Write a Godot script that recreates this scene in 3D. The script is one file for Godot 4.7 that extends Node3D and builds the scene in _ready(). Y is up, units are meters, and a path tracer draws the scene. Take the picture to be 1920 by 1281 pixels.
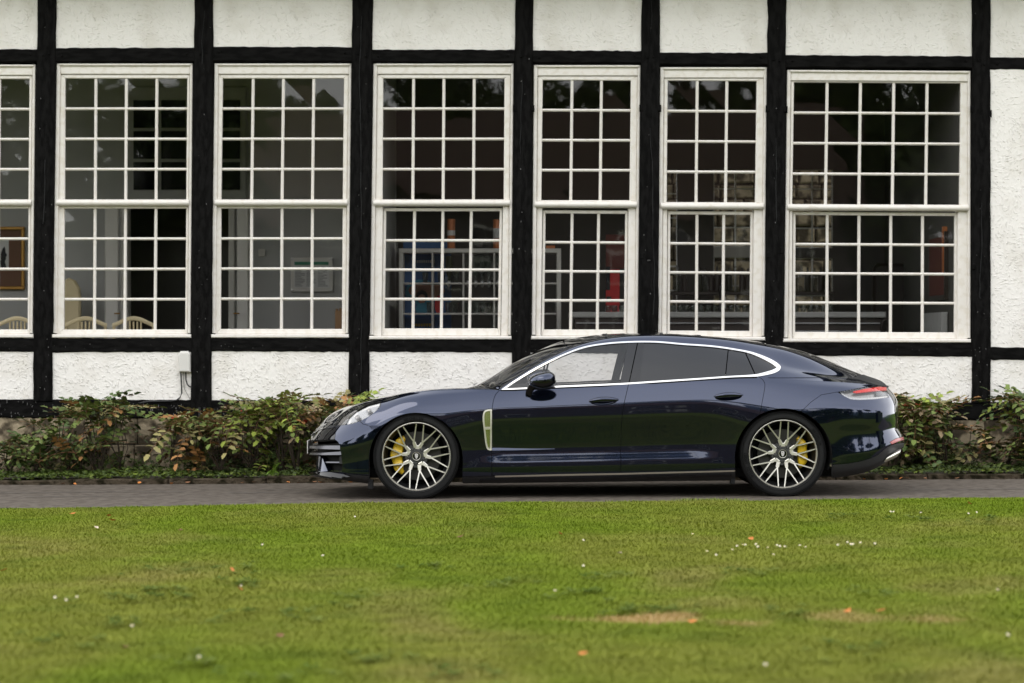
extends Node3D
# An English half-timbered clubhouse with tall sash windows; a dark blue saloon on the drive before it; lawn in front.
# x runs along the wall, y up, z out of the wall towards the camera; metres.

const CAM_Z := 24.0
const CAM_Y := 1.32
const FOC := 4533.0
const CAR_Z := 2.73
var M := {}
var names := {}
var rng := RandomNumberGenerator.new()


func rr(a: float, b: float) -> float:
	return rng.randf_range(a, b)


# a point of a plane at depth z, from the survey of the photograph
func P(px: float, py: float, z: float) -> Vector3:
	var s := (CAM_Z - z) / FOC
	return Vector3((px - 960.0) * s, CAM_Y + (640.5 - py) * s, z)


func survey(v: Vector3) -> Vector2:
	var s := FOC / (CAM_Z - v.z)
	return Vector2(960.0 + v.x * s, 640.5 - (v.y - CAM_Y) * s)


# ---------------------------------------------------------------- mesh building
class MB:
	var v := PackedVector3Array()
	var n := PackedVector3Array()
	var c := PackedColorArray()
	var uv := PackedVector2Array()
	var col := Color.WHITE

	func tri(a: Vector3, b: Vector3, d: Vector3, na: Vector3, nb: Vector3, nd: Vector3, ua := Vector2.ZERO, ub := Vector2.ZERO, ud := Vector2.ZERO) -> void:
		if (b - a).cross(d - a).dot(na + nb + nd) > 0.0:
			v.append(a); v.append(d); v.append(b)
			n.append(na); n.append(nd); n.append(nb)
			uv.append(ua); uv.append(ud); uv.append(ub)
		else:
			v.append(a); v.append(b); v.append(d)
			n.append(na); n.append(nb); n.append(nd)
			uv.append(ua); uv.append(ub); uv.append(ud)
		c.append(col); c.append(col); c.append(col)

	func ftri(a: Vector3, b: Vector3, d: Vector3, out: Vector3) -> void:
		var g := (b - a).cross(d - a)
		if g.length_squared() < 1e-16:
			return
		g = g.normalized()
		if g.dot(out) < 0.0:
			g = -g
		tri(a, b, d, g, g, g)

	func quad(a: Vector3, b: Vector3, d: Vector3, e: Vector3, out: Vector3) -> void:
		ftri(a, b, d, out)
		ftri(a, d, e, out)

	func uquad(a: Vector3, b: Vector3, d: Vector3, e: Vector3, out: Vector3) -> void:
		tri(a, b, d, out, out, out, Vector2(0, 0), Vector2(1, 0), Vector2(1, 1))
		tri(a, d, e, out, out, out, Vector2(0, 0), Vector2(1, 1), Vector2(0, 1))

	# a convex ring in front, the same ring behind, chamfered in front; ring in the xy plane, facing +z
	func slab(ring: Array, zf: float, zb: float, bev: float) -> void:
		var k := ring.size()
		var mid := Vector2.ZERO
		for p in ring:
			mid += p / k
		var ins := []
		for i in k:
			var p: Vector2 = ring[i]
			var e0: Vector2 = (p - ring[(i + k - 1) % k]).normalized()
			var e1: Vector2 = (ring[(i + 1) % k] - p).normalized()
			var n0 := Vector2(-e0.y, e0.x)
			var n1 := Vector2(-e1.y, e1.x)
			if n0.dot(mid - p) < 0.0 and n1.dot(mid - p) < 0.0:
				n0 = -n0
				n1 = -n1
			ins.append(p + (n0 + n1) * bev / maxf(1.0 + n0.dot(n1), 0.3))
		for i in k:
			var j := (i + 1) % k
			var a: Vector2 = ring[i]
			var b: Vector2 = ring[j]
			var ia: Vector2 = ins[i]
			var ib: Vector2 = ins[j]
			var o2 := (a + b) * 0.5 - mid
			var o := Vector3(o2.x, o2.y, 0)
			quad(Vector3(a.x, a.y, zb), Vector3(b.x, b.y, zb), Vector3(b.x, b.y, zf - bev), Vector3(a.x, a.y, zf - bev), o)
			quad(Vector3(a.x, a.y, zf - bev), Vector3(b.x, b.y, zf - bev), Vector3(ib.x, ib.y, zf), Vector3(ia.x, ia.y, zf), Vector3(0, 0, 1))
			if i > 0 and j > 0:
				var i0: Vector2 = ins[0]
				var r0: Vector2 = ring[0]
				ftri(Vector3(i0.x, i0.y, zf), Vector3(ia.x, ia.y, zf), Vector3(ib.x, ib.y, zf), Vector3(0, 0, 1))
				ftri(Vector3(r0.x, r0.y, zb), Vector3(a.x, a.y, zb), Vector3(b.x, b.y, zb), Vector3(0, 0, -1))

	func box(lo: Vector3, hi: Vector3, bev := 0.0) -> void:
		slab([Vector2(lo.x, lo.y), Vector2(hi.x, lo.y), Vector2(hi.x, hi.y), Vector2(lo.x, hi.y)], hi.z, lo.z, bev)

	# a grid of points with smooth normals worked out from it
	func grid(pts: Array, cols: int, out: Vector3, closed := false) -> void:
		var rows := pts.size() / cols
		var nn := []
		for r in rows:
			for q in cols:
				var qa := (q + cols - 1) % cols if closed else maxi(q - 1, 0)
				var qb := (q + 1) % cols if closed else mini(q + 1, cols - 1)
				var du: Vector3 = pts[r * cols + qb] - pts[r * cols + qa]
				var dv: Vector3 = pts[mini(r + 1, rows - 1) * cols + q] - pts[maxi(r - 1, 0) * cols + q]
				var g := du.cross(dv)
				if g.length() < 1e-12:
					g = out
				nn.append(g.normalized())
		var turn := 0.0
		var cen := Vector3.ZERO
		for p in pts:
			cen += p / pts.size()
		for i in pts.size():
			turn += nn[i].dot(out if out != Vector3.ZERO else pts[i] - cen)
		if turn < 0.0:
			for i in nn.size():
				nn[i] = -nn[i]
		for r in rows - 1:
			for q in (cols if closed else cols - 1):
				var a := r * cols + q
				var b := r * cols + (q + 1) % cols
				var d := b + cols
				var e := a + cols
				tri(pts[a], pts[b], pts[d], nn[a], nn[b], nn[d])
				tri(pts[a], pts[d], pts[e], nn[a], nn[d], nn[e])

	# a round bar along a path
	func tube(path: Array, r0: float, r1: float, sides := 7) -> void:
		var pts := []
		for i in path.size():
			var d: Vector3 = (path[mini(i + 1, path.size() - 1)] - path[maxi(i - 1, 0)]).normalized()
			var s := d.cross(Vector3.UP if absf(d.y) < 0.9 else Vector3.RIGHT).normalized()
			var t := s.cross(d)
			var r := lerpf(r0, r1, float(i) / maxi(path.size() - 1, 1))
			for k in sides:
				var a := TAU * k / sides
				pts.append(path[i] + (s * cos(a) + t * sin(a)) * r)
		grid(pts, sides, Vector3.ZERO, true)

	# turned about an axis along z through o; profile of (radius, z)
	func lathe_z(o: Vector3, prof: Array, sides := 64) -> void:
		for k in sides:
			var a0 := TAU * k / sides
			var a1 := TAU * (k + 1) / sides
			for i in prof.size() - 1:
				var p: Vector2 = prof[i]
				var q: Vector2 = prof[i + 1]
				var dn := Vector2(p.y - q.y, q.x - p.x)
				if dn.length() < 1e-9:
					continue
				var n0 := Vector2.ZERO
				var n1 := Vector2.ZERO
				dn = -dn.normalized()
				n0 = dn
				n1 = dn
				if i > 0:
					var pv: Vector2 = prof[i - 1]
					var d0 := -Vector2(pv.y - p.y, p.x - pv.x).normalized()
					if d0.dot(dn) > 0.6:
						n0 = (d0 + dn).normalized()
				if i < prof.size() - 2:
					var nx: Vector2 = prof[i + 2]
					var d1 := -Vector2(q.y - nx.y, nx.x - q.x).normalized()
					if d1.dot(dn) > 0.6:
						n1 = (d1 + dn).normalized()
				var c0 := Vector3(cos(a0), sin(a0), 0)
				var c1 := Vector3(cos(a1), sin(a1), 0)
				var A := o + c0 * p.x + Vector3(0, 0, p.y)
				var B := o + c1 * p.x + Vector3(0, 0, p.y)
				var C := o + c1 * q.x + Vector3(0, 0, q.y)
				var D := o + c0 * q.x + Vector3(0, 0, q.y)
				var nA := c0 * n0.x + Vector3(0, 0, n0.y)
				var nB := c1 * n0.x + Vector3(0, 0, n0.y)
				var nC := c1 * n1.x + Vector3(0, 0, n1.y)
				var nD := c0 * n1.x + Vector3(0, 0, n1.y)
				if p.x > 1e-6:
					tri(A, B, C, nA, nB, nC)
				if q.x > 1e-6:
					tri(A, C, D, nA, nC, nD)

	# turned about an upright axis; profile of (radius, y) from the bottom up
	func lathe_y(o: Vector3, prof: Array, sides := 14) -> void:
		var pts := []
		for p in prof:
			for k in sides:
				var a := TAU * k / sides
				pts.append(o + Vector3(cos(a) * p.x, p.y, sin(a) * p.x))
		grid(pts, sides, Vector3.ZERO, true)

	func add(m: MB, t: Transform3D) -> void:
		for i in m.v.size():
			v.append(t * m.v[i])
			n.append((t.basis * m.n[i]).normalized())
			uv.append(m.uv[i])
			c.append(m.c[i] * col)

	func empty() -> bool:
		return v.size() == 0


func mesh_of(list) -> ArrayMesh:
	if list is MB:
		list = [list]
	var m := ArrayMesh.new()
	for b in list:
		if b.v.size() == 0:
			continue
		var arr := []
		arr.resize(Mesh.ARRAY_MAX)
		arr[Mesh.ARRAY_VERTEX] = b.v
		arr[Mesh.ARRAY_NORMAL] = b.n
		arr[Mesh.ARRAY_COLOR] = b.c
		arr[Mesh.ARRAY_TEX_UV] = b.uv
		m.add_surface_from_arrays(Mesh.PRIMITIVE_TRIANGLES, arr)
	return m


func numbered(called: String, parent: Node) -> String:
	var key := "%d/%s" % [parent.get_instance_id(), called]
	var k: int = names.get(key, 0)
	names[key] = k + 1
	return called if k == 0 else "%s_%03d" % [called, k]


func obj(called: String, m, mat, parent: Node = self) -> MeshInstance3D:
	var o := MeshInstance3D.new()
	o.name = numbered(called, parent)
	o.mesh = m if m is Mesh else mesh_of(m)
	if mat is Array:
		for i in mat.size():
			o.set_surface_override_material(i, mat[i])
	else:
		o.material_override = mat
	o.cast_shadow = GeometryInstance3D.SHADOW_CASTING_SETTING_ON
	parent.add_child(o, true)
	return o


func root(called: String, at := Vector3.ZERO, parent: Node = self) -> Node3D:
	var o := Node3D.new()
	o.name = numbered(called, parent)
	o.position = at
	parent.add_child(o, true)
	return o


func tag(o: Node, label: String, category: String, group := "") -> Node:
	o.set_meta("label", label)
	o.set_meta("category", category)
	if group != "":
		o.set_meta("group", group)
	return o


func struct(called: String, m, mat, label := "") -> MeshInstance3D:
	var o := obj(called, m, mat)
	o.set_meta("kind", "structure")
	if label != "":
		o.set_meta("label", label)
	return o


# ---------------------------------------------------------------- materials
func lin(r: float, g: float, b: float) -> Color:
	return Color(r, g, b).linear_to_srgb()


func mat(called: String, c: Color, rough := 0.6, metal := 0.0) -> StandardMaterial3D:
	var m := StandardMaterial3D.new()
	m.resource_name = called
	m.albedo_color = c
	m.roughness = rough
	m.metallic = metal
	M[called] = m
	return m


func noise(freq: float, seed_: int, oct := 4, kind := FastNoiseLite.TYPE_SIMPLEX_SMOOTH) -> FastNoiseLite:
	var f := FastNoiseLite.new()
	f.noise_type = kind
	f.frequency = freq
	f.seed = seed_
	f.fractal_octaves = oct
	return f


func ntex(f: FastNoiseLite, size: int, a: Color, b: Color, as_normal := false, strength := 4.0, lo := 0.25, hi := 0.75) -> NoiseTexture2D:
	var t := NoiseTexture2D.new()
	t.width = size
	t.height = size
	t.seamless = true
	t.generate_mipmaps = false
	t.noise = f
	if as_normal:
		t.as_normal_map = true
		t.bump_strength = strength
	else:
		var g := Gradient.new()
		g.set_color(0, a)
		g.set_offset(0, lo)
		g.set_color(1, b)
		g.set_offset(1, hi)
		t.color_ramp = g
	return t


func world_tex(m: StandardMaterial3D, scale: float) -> void:
	m.uv1_triplanar = true
	m.uv1_world_triplanar = true
	m.uv1_scale = Vector3.ONE * scale
	m.uv1_triplanar_sharpness = 4.0


# trowelled plaster: short overlapping ridges laid in changing directions
func plaster_height() -> ImageTexture:
	var n := 1024
	var buf := PackedFloat32Array()
	buf.resize(n * n)
	buf.fill(0.0)
	var g := RandomNumberGenerator.new()
	g.seed = 71
	var f := noise(0.004, 5, 3)
	for k in 4600:
		var cx := g.randf() * n
		var cy := g.randf() * n
		var ang := 0.5 + f.get_noise_2d(cx, cy) * 2.2 + g.randfn() * 0.35
		var ln := g.randf_range(9, 22) + 24.0 * pow(g.randf(), 4.0)
		var wd := g.randf_range(2.4, 5.4)
		var hgt := 0.25 + 0.75 * pow(g.randf(), 1.6)
		var bend := g.randfn() * 0.012
		var steps := int(ln)
		for s in steps:
			var q := s - ln * 0.5
			var a := ang + bend * q
			var x := cx + cos(a) * q
			var y := cy + sin(a) * q
			var fade := 1.0 - absf(q) / (ln * 0.5)
			for o in range(-int(wd), int(wd) + 1):
				# a ridge steep on one side and long on the other
				var u := o / wd
				var p := (1.0 - u) * 0.5 if u > -0.7 else (u + 1.0) / 0.3 * 0.85
				var xi := posmod(int(x - sin(a) * o), n)
				var yi := posmod(int(y + cos(a) * o), n)
				var hh := hgt * fade * p
				if hh > buf[yi * n + xi]:
					buf[yi * n + xi] = hh
	var fine := noise(0.03, 9, 4)
	var img := Image.create_empty(n, n, false, Image.FORMAT_L8)
	for y in n:
		for x in n:
			var h := buf[y * n + x] * 0.8 + 0.1 + fine.get_noise_2d(x, y) * 0.12
			img.set_pixel(x, y, Color(clampf(h, 0, 1), 0, 0))
	return ImageTexture.create_from_image(img)


func materials() -> void:
	var m := mat("plaster", lin(0.79, 0.762, 0.722), 0.85)
	m.heightmap_enabled = true
	m.heightmap_texture = plaster_height()
	m.heightmap_scale = 1.25
	world_tex(m, 0.5)
	m.albedo_texture = ntex(noise(0.006, 3, 5), 512, Color(0.955, 0.95, 0.94), Color(1, 1, 1), false, 4.0, 0.15, 0.5)
	var tw := mat("timber", lin(0.0075, 0.0072, 0.0070), 0.6)
	tw.metallic_specular = 0.12
	var f := noise(0.02, 11, 5)
	tw.normal_enabled = true
	tw.normal_texture = ntex(f, 512, Color.BLACK, Color.WHITE, true, 5.0)
	tw.normal_scale = 0.5
	tw.uv1_triplanar = true
	tw.uv1_world_triplanar = true
	tw.uv1_scale = Vector3(2.6, 0.7, 2.6)
	tw.albedo_texture = ntex(noise(0.013, 12, 6), 512, Color(0.75, 0.75, 0.75), Color(1, 1, 1), false, 4.0, 0.3, 0.6)
	var tb: StandardMaterial3D = tw.duplicate()
	tb.uv1_scale = Vector3(0.7, 2.6, 2.6)
	M["timber_beam"] = tb
	m = mat("wear", lin(0.16, 0.155, 0.15), 0.8)
	m = mat("crack", lin(0.003, 0.003, 0.003), 0.9)
	m = mat("joinery", lin(0.73, 0.695, 0.645), 0.5)
	world_tex(m, 2.0)
	m.albedo_texture = ntex(noise(0.01, 22, 5), 512, Color(0.965, 0.957, 0.94), Color(1, 1, 1), false, 4.0, 0.2, 0.5)
	m = mat("pane_glass", Color(0.02, 0.025, 0.02, 0.10), 0.0)
	m.transparency = BaseMaterial3D.TRANSPARENCY_ALPHA
	m.normal_enabled = true
	m.normal_texture = ntex(noise(0.006, 31, 2), 512, Color.BLACK, Color.WHITE, true, 1.4)
	m.normal_scale = 0.045
	world_tex(m, 0.9)
	m = mat("stone", lin(0.29, 0.235, 0.155), 0.9)
	m.heightmap_enabled = true
	m.heightmap_texture = ntex(noise(0.012, 41, 6), 512, Color.BLACK, Color.WHITE, false, 4.0, 0.1, 0.9)
	m.heightmap_scale = 1.2
	world_tex(m, 0.8)
	m.albedo_texture = ntex(noise(0.005, 42, 6), 1024, Color(0.42, 0.40, 0.36), Color(1, 1, 1), false, 4.0, 0.3, 0.62)
	m = mat("kerb", lin(0.060, 0.047, 0.032), 0.95)
	m.metallic_specular = 0.2
	m.heightmap_enabled = true
	m.heightmap_texture = ntex(noise(0.03, 43, 5), 512, Color.BLACK, Color.WHITE, false, 4.0, 0.1, 0.9)
	m.heightmap_scale = 1.0
	world_tex(m, 1.2)
	m.albedo_texture = ntex(noise(0.009, 44, 6), 512, Color(0.5, 0.52, 0.45), Color(1, 1, 1), false, 4.0, 0.3, 0.6)
	m = mat("asphalt", lin(0.112, 0.095, 0.078), 0.95)
	m.metallic_specular = 0.25
	m.heightmap_enabled = true
	m.heightmap_texture = ntex(noise(0.16, 45, 3), 1024, Color.BLACK, Color.WHITE, false, 4.0, 0.2, 0.8)
	m.heightmap_scale = 0.12
	world_tex(m, 0.7)
	m.albedo_texture = ntex(noise(0.01, 46, 7), 1024, Color(0.84, 0.835, 0.83), Color(1, 1, 1), false, 4.0, 0.3, 0.62)
	m = mat("seam", lin(0.035, 0.033, 0.032), 0.8)
	m = mat("soil", lin(0.035, 0.025, 0.016), 1.0)
	m.heightmap_enabled = true
	m.heightmap_texture = ntex(noise(0.04, 47, 5), 512, Color.BLACK, Color.WHITE, false, 4.0, 0.1, 0.9)
	m.heightmap_scale = 3.0
	world_tex(m, 1.0)
	m = mat("lawn", Color.WHITE, 0.95)
	m.metallic_specular = 0.1
	m.vertex_color_use_as_albedo = true
	m.heightmap_enabled = true
	m.heightmap_texture = ntex(noise(0.10, 48, 4), 512, Color.BLACK, Color.WHITE, false, 4.0, 0.1, 0.9)
	m.heightmap_scale = 2.5
	world_tex(m, 1.0)
	m = mat("blade", Color.WHITE, 0.8)
	m.metallic_specular = 0.12
	m.vertex_color_use_as_albedo = true
	m.backlight_enabled = true
	m.backlight = Color(0.62, 0.66, 0.2)
	m = mat("leafy", Color.WHITE, 0.45)
	m.metallic_specular = 0.35
	m.vertex_color_use_as_albedo = true
	m.backlight_enabled = true
	m.backlight = Color(0.22, 0.25, 0.08)
	m = mat("bark", lin(0.045, 0.032, 0.02), 0.9)
	# car
	m = mat("paint", lin(0.016, 0.023, 0.050), 0.10, 0.9)
	m.clearcoat_enabled = true
	m.clearcoat = 1.0
	m.clearcoat_roughness = 0.015
	mat("gloss_black", lin(0.004, 0.004, 0.005), 0.06)
	mat("satin_black", lin(0.010, 0.010, 0.011), 0.42)
	mat("matt_black", lin(0.004, 0.004, 0.004), 0.95)
	mat("cabin", lin(0.012, 0.012, 0.013), 0.7)
	mat("chrome", lin(0.78, 0.76, 0.72), 0.10, 1.0)
	mat("satin_chrome", lin(0.72, 0.69, 0.62), 0.30, 0.95)
	m = mat("clear_glass", Color(0.02, 0.03, 0.03, 0.16), 0.0)
	m.transparency = BaseMaterial3D.TRANSPARENCY_ALPHA
	m = mat("lamp_glass", Color(0.3, 0.3, 0.3, 0.06), 0.0)
	m.transparency = BaseMaterial3D.TRANSPARENCY_ALPHA
	m = mat("screen_glass", Color(0.01, 0.011, 0.011, 0.62), 0.0)
	m.transparency = BaseMaterial3D.TRANSPARENCY_ALPHA
	mat("privacy_glass", lin(0.010, 0.010, 0.011), 0.03)
	mat("rubber", lin(0.0125, 0.0125, 0.0125), 0.75).metallic_specular = 0.3
	mat("rubber_print", lin(0.002, 0.002, 0.002), 0.5).metallic_specular = 0.2
	mat("rim_silver", lin(0.76, 0.735, 0.66), 0.36, 0.85)
	mat("rim_grey", lin(0.10, 0.10, 0.105), 0.35, 0.85)
	mat("rim_dark", lin(0.03, 0.03, 0.031), 0.4, 0.6)
	mat("slat_grey", lin(0.11, 0.11, 0.12), 0.28, 0.8)
	mat("vent_metal", lin(0.70, 0.69, 0.60), 0.2, 0.95)
	mat("disc", lin(0.07, 0.068, 0.062), 0.5, 0.7)
	m = mat("caliper", lin(0.86, 0.56, 0.010), 0.4)
	m.clearcoat_enabled = true
	m.clearcoat = 0.8
	m = mat("red_lens", lin(0.50, 0.012, 0.005), 0.3)
	m.metallic_specular = 0.15
	m = mat("dark_red_lens", lin(0.36, 0.008, 0.010), 0.25)
	m.clearcoat_enabled = true
	mat("lamp_silver", lin(0.34, 0.335, 0.33), 0.25, 0.75)
	mat("lamp_smoke", lin(0.23, 0.22, 0.21), 0.08, 0.5)
	mat("white_plastic", lin(0.60, 0.585, 0.55), 0.4)
	# inside
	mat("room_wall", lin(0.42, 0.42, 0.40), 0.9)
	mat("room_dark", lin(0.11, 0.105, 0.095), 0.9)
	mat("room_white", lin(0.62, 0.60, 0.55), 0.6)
	mat("dark_wood", lin(0.035, 0.025, 0.02), 0.4)
	mat("steel", lin(0.5, 0.5, 0.5), 0.35, 0.8)
	mat("cream", lin(0.72, 0.60, 0.36), 0.5)
	mat("gilt", lin(0.45, 0.24, 0.05), 0.4, 0.4)
	mat("red_paint", lin(0.62, 0.012, 0.015), 0.5)
	mat("copper", lin(0.50, 0.17, 0.06), 0.45, 0.2)
	mat("paper", lin(0.62, 0.62, 0.6), 0.8)
	mat("paper_green", lin(0.04, 0.22, 0.13), 0.8)
	mat("ink", lin(0.03, 0.03, 0.035), 0.8)
	mat("blue_print", lin(0.012, 0.09, 0.26), 0.5)
	mat("skin_print", lin(0.45, 0.22, 0.15), 0.5)
	mat("teal_print", lin(0.03, 0.28, 0.42), 0.5)
	mat("yellow_print", lin(0.6, 0.42, 0.03), 0.5)
	m = mat("bottle_glass", Color(0.25, 0.30, 0.26, 0.30), 0.05)
	m.transparency = BaseMaterial3D.TRANSPARENCY_ALPHA
	mat("bottle_dark", lin(0.03, 0.035, 0.02), 0.1)


# ---------------------------------------------------------------- ground
func gy(x: float) -> float:
	return 0.0062 * clampf(x, -12.0, 12.0)


func bank(x: float, z: float) -> float:
	var rise := lerpf(0.004, 0.030, smoothstep(-4.0, -0.5, x)) + 0.012 * smoothstep(1.0, 4.5, x)
	return rise * smoothstep(0.0, 0.3, z - lawn_edge(x)) - 0.035 * smoothstep(0.06, -0.10, z - lawn_edge(x))


var edge_noise := FastNoiseLite.new()


func lawn_edge(x: float) -> float:
	return 4.44 + 0.16 * smoothstep(-1.5, -4.6, x) + 0.035 * edge_noise.get_noise_1d(x * 60.0)


var patch := FastNoiseLite.new()
var patch2 := FastNoiseLite.new()
var patch3 := FastNoiseLite.new()
var patch4 := FastNoiseLite.new()


func lawn_tint(x: float, z: float) -> Color:
	# lush by the drive, thinner and drier towards the front, with bare and mossy places
	var a := patch.get_noise_2d(x * 2.2, z) * 0.5 + 0.5
	var b := patch2.get_noise_2d(x * 1.6, z) * 0.5 + 0.5
	var d := patch3.get_noise_2d(x, z)
	var lush := Color(0.148, 0.208, 0.018)
	var mid := Color(0.198, 0.214, 0.038)
	var dry := Color(0.275, 0.230, 0.085)
	var deep := Color(0.090, 0.135, 0.018)
	var near := smoothstep(5.0, 11.0, z)
	var c := lush.lerp(mid, clampf(smoothstep(0.25, 0.7, a) * 0.8 + near * 0.25, 0, 1))
	c = c.lerp(dry, smoothstep(0.52, 0.80, b) * (0.22 + 0.30 * near))
	c = c.lerp(deep, smoothstep(0.2, 0.6, d) * 0.35)
	var fine := patch4.get_noise_2d(x * 0.55, z)
	c *= 1.0 + 0.36 * fine
	c.a = 1.0
	var spot := Vector2((x - 0.55) / 0.42, (z - 12.85) / 0.20).length() + d * 0.8
	c = c.lerp(Color(0.46, 0.30, 0.15), smoothstep(1.0, 0.5, spot) * 0.85)
	spot = Vector2((x - 1.45) / 0.55, (z - 12.9) / 0.22).length() + d * 1.2
	c = c.lerp(Color(0.40, 0.28, 0.13), smoothstep(1.0, 0.5, spot) * 0.6)
	return c


func build_ground() -> void:
	edge_noise.seed = 4
	edge_noise.frequency = 0.02
	patch = noise(0.22, 101, 3)
	patch2 = noise(0.35, 102, 4)
	patch3 = noise(1.3, 103, 3)
	patch4 = noise(4.5, 107, 4)
	var g := MB.new()
	g.col = Color(0.10, 0.17, 0.02)
	g.quad(Vector3(-600, -0.25, -600), Vector3(600, -0.25, -600), Vector3(600, -0.25, 600), Vector3(-600, -0.25, 600), Vector3.UP)
	struct("ground", g, M.lawn)
	# the drive: one sheet of old asphalt, a little uneven
	var rd := noise(0.9, 104, 2)
	var pts := []
	for r in 13:
		for q in 121:
			var x := -15.0 + q * 0.25
			var z := 1.22 + r * 0.32
			pts.append(Vector3(x, gy(x) + 0.006 * rd.get_noise_2d(x * 0.6, z * 1.5), z))
	var m := MB.new()
	m.grid(pts, 121, Vector3.UP)
	for sx in [-1.0, 1.0]:
		var e: float = 15.0 * sx
		m.quad(Vector3(e, gy(e), 1.22), Vector3(e * 5, gy(e), 1.22), Vector3(e * 5, gy(e), 5.06), Vector3(e, gy(e), 5.06), Vector3.UP)
	struct("road", m, M.asphalt)
	# tar lines where the surface has been patched
	var k := 0
	for s in [[-4.6, -2.9, 2.55], [-4.2, -3.05, 3.15], [-2.3, -0.9, 2.35], [-2.5, -1.2, 2.8], [3.5, 4.8, 2.9]]:
		var b := MB.new()
		var n := 24
		for i in n:
			var xa := lerpf(s[0], s[1], float(i) / n)
			var xb := lerpf(s[0], s[1], float(i + 1) / n)
			var za: float = s[2] + 0.10 * edge_noise.get_noise_1d(xa * 45.0 + k * 300)
			var zb: float = s[2] + 0.10 * edge_noise.get_noise_1d(xb * 45.0 + k * 300)
			var w := 0.012
			b.quad(Vector3(xa, gy(xa) + 0.0075, za - w), Vector3(xb, gy(xb) + 0.0075, zb - w), Vector3(xb, gy(xb) + 0.0075, zb + w), Vector3(xa, gy(xa) + 0.0075, za + w), Vector3.UP)
		var o := obj("tar_line", b, M.seam, $road)
		k += 1
	# the planting bed behind the kerb
	var soil := noise(2.0, 105, 3)
	pts = []
	for r in 8:
		for q in 97:
			var x := -12.0 + q * 0.25
			var z := -0.05 + r * 0.18
			pts.append(Vector3(x, gy(x) + 0.055 + 0.03 * soil.get_noise_2d(x, z), z))
	m = MB.new()
	m.grid(pts, 97, Vector3.UP)
	struct("planting_bed", m, M.soil)
	# kerb stones laid end to end
	var kerb := root("kerb")
	kerb.set_meta("kind", "structure")
	var x0 := -5.9
	var lens := [0.86, 0.91, 0.9, 0.92, 0.88]
	var i := 0
	while x0 < 5.6:
		var ln: float = lens[i % 5]
		var b := MB.new()
		var h := 0.048 + rr(-0.004, 0.006)
		if x0 > -3.05 and x0 < -2.2:
			h += 0.016
		var zf := 1.30 + rr(-0.008, 0.008)
		var y0 := gy(x0)
		var y1 := gy(x0 + ln)
		b.slab([Vector2(x0 + 0.004, y0 - 0.08), Vector2(x0 + ln - 0.004, y1 - 0.08), Vector2(x0 + ln - 0.004, y1 + h + rr(-0.003, 0.003)), Vector2(x0 + ln * 0.5, (y0 + y1) * 0.5 + h + rr(-0.004, 0.004)), Vector2(x0 + 0.004, y0 + h + rr(-0.003, 0.003))], zf, zf - 0.11, 0.012)
		obj("kerb_stone", b, M.kerb, kerb)
		x0 += ln
		i += 1
	# the lawn
	m = MB.new()
	var cols := 150
	var rows := 150
	var V := []
	var C := []
	for r in rows + 1:
		for q in cols + 1:
			var t := float(r) / rows
			var x := lerpf(-7.0, 7.0, float(q) / cols)
			var e := lawn_edge(x) - 0.08
			var z := lerpf(e, 17.0, t * t * 0.5 + t * 0.5)
			V.append(Vector3(x, gy(x) + bank(x, z) + 0.012 * patch.get_noise_2d(x * 3, z * 3) * smoothstep(4.8, 6.0, z), z))
			C.append(lawn_tint(x, z) * 0.95)
	for r in rows:
		for q in cols:
			var a := r * (cols + 1) + q
			var quadi := [a, a + 1, a + cols + 2, a, a + cols + 2, a + cols + 1]
			for w in quadi:
				m.v.append(V[w])
				m.n.append(Vector3.UP)
				m.c.append(C[w])
				m.uv.append(Vector2.ZERO)
	var far_grass := MB.new()
	far_grass.col = Color(0.175, 0.215, 0.025)
	far_grass.quad(Vector3(-60, 0.0, 17.0), Vector3(60, 0.0, 17.0), Vector3(60, 0.0, 120), Vector3(-60, 0.0, 120), Vector3.UP)
	for sx in [-1.0, 1.0]:
		var e: float = 7.0 * sx
		var f: float = 60.0 * sx
		far_grass.quad(Vector3(e, gy(e) + 0.02, 4.5), Vector3(f, gy(f) + 0.02, 4.5), Vector3(f, 0.0, 17.0), Vector3(e, 0.0, 17.0), Vector3.UP)
	struct("lawn", [m, far_grass], M.lawn)


func grass_tuft(seed_: int, blades: int, spread: float, h: float) -> ArrayMesh:
	var g := RandomNumberGenerator.new()
	g.seed = seed_
	var m := MB.new()
	for k in blades:
		var b := Vector3(g.randfn() * spread, 0, g.randfn() * spread)
		var a := g.randf() * TAU
		var lean := g.randf_range(0.3, 1.3)
		var hh := h * g.randf_range(0.55, 1.2)
		var w := g.randf_range(0.0012, 0.0022)
		var side := Vector3(cos(a), 0, sin(a)) * w
		var dir := Vector3(-sin(a), 0, cos(a)) * lean
		var mid := b + Vector3(0, hh * 0.6, 0) + dir * hh * 0.3
		var tip := b + Vector3(0, hh * (1.0 - lean * 0.3), 0) + dir * hh
		m.col = Color(1, 1, 1) * g.randf_range(0.92, 1.06)
		var nn := (Vector3(0, 1.4, 0) + Vector3(sin(a), 0, -cos(a)) * 0.25).normalized()
		m.tri(b - side, b + side, mid + side, nn, nn, nn)
		m.tri(b - side, mid + side, mid - side, nn, nn, nn)
		m.tri(mid - side, mid + side, tip, nn, nn, nn)
	return mesh_of(m)


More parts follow.
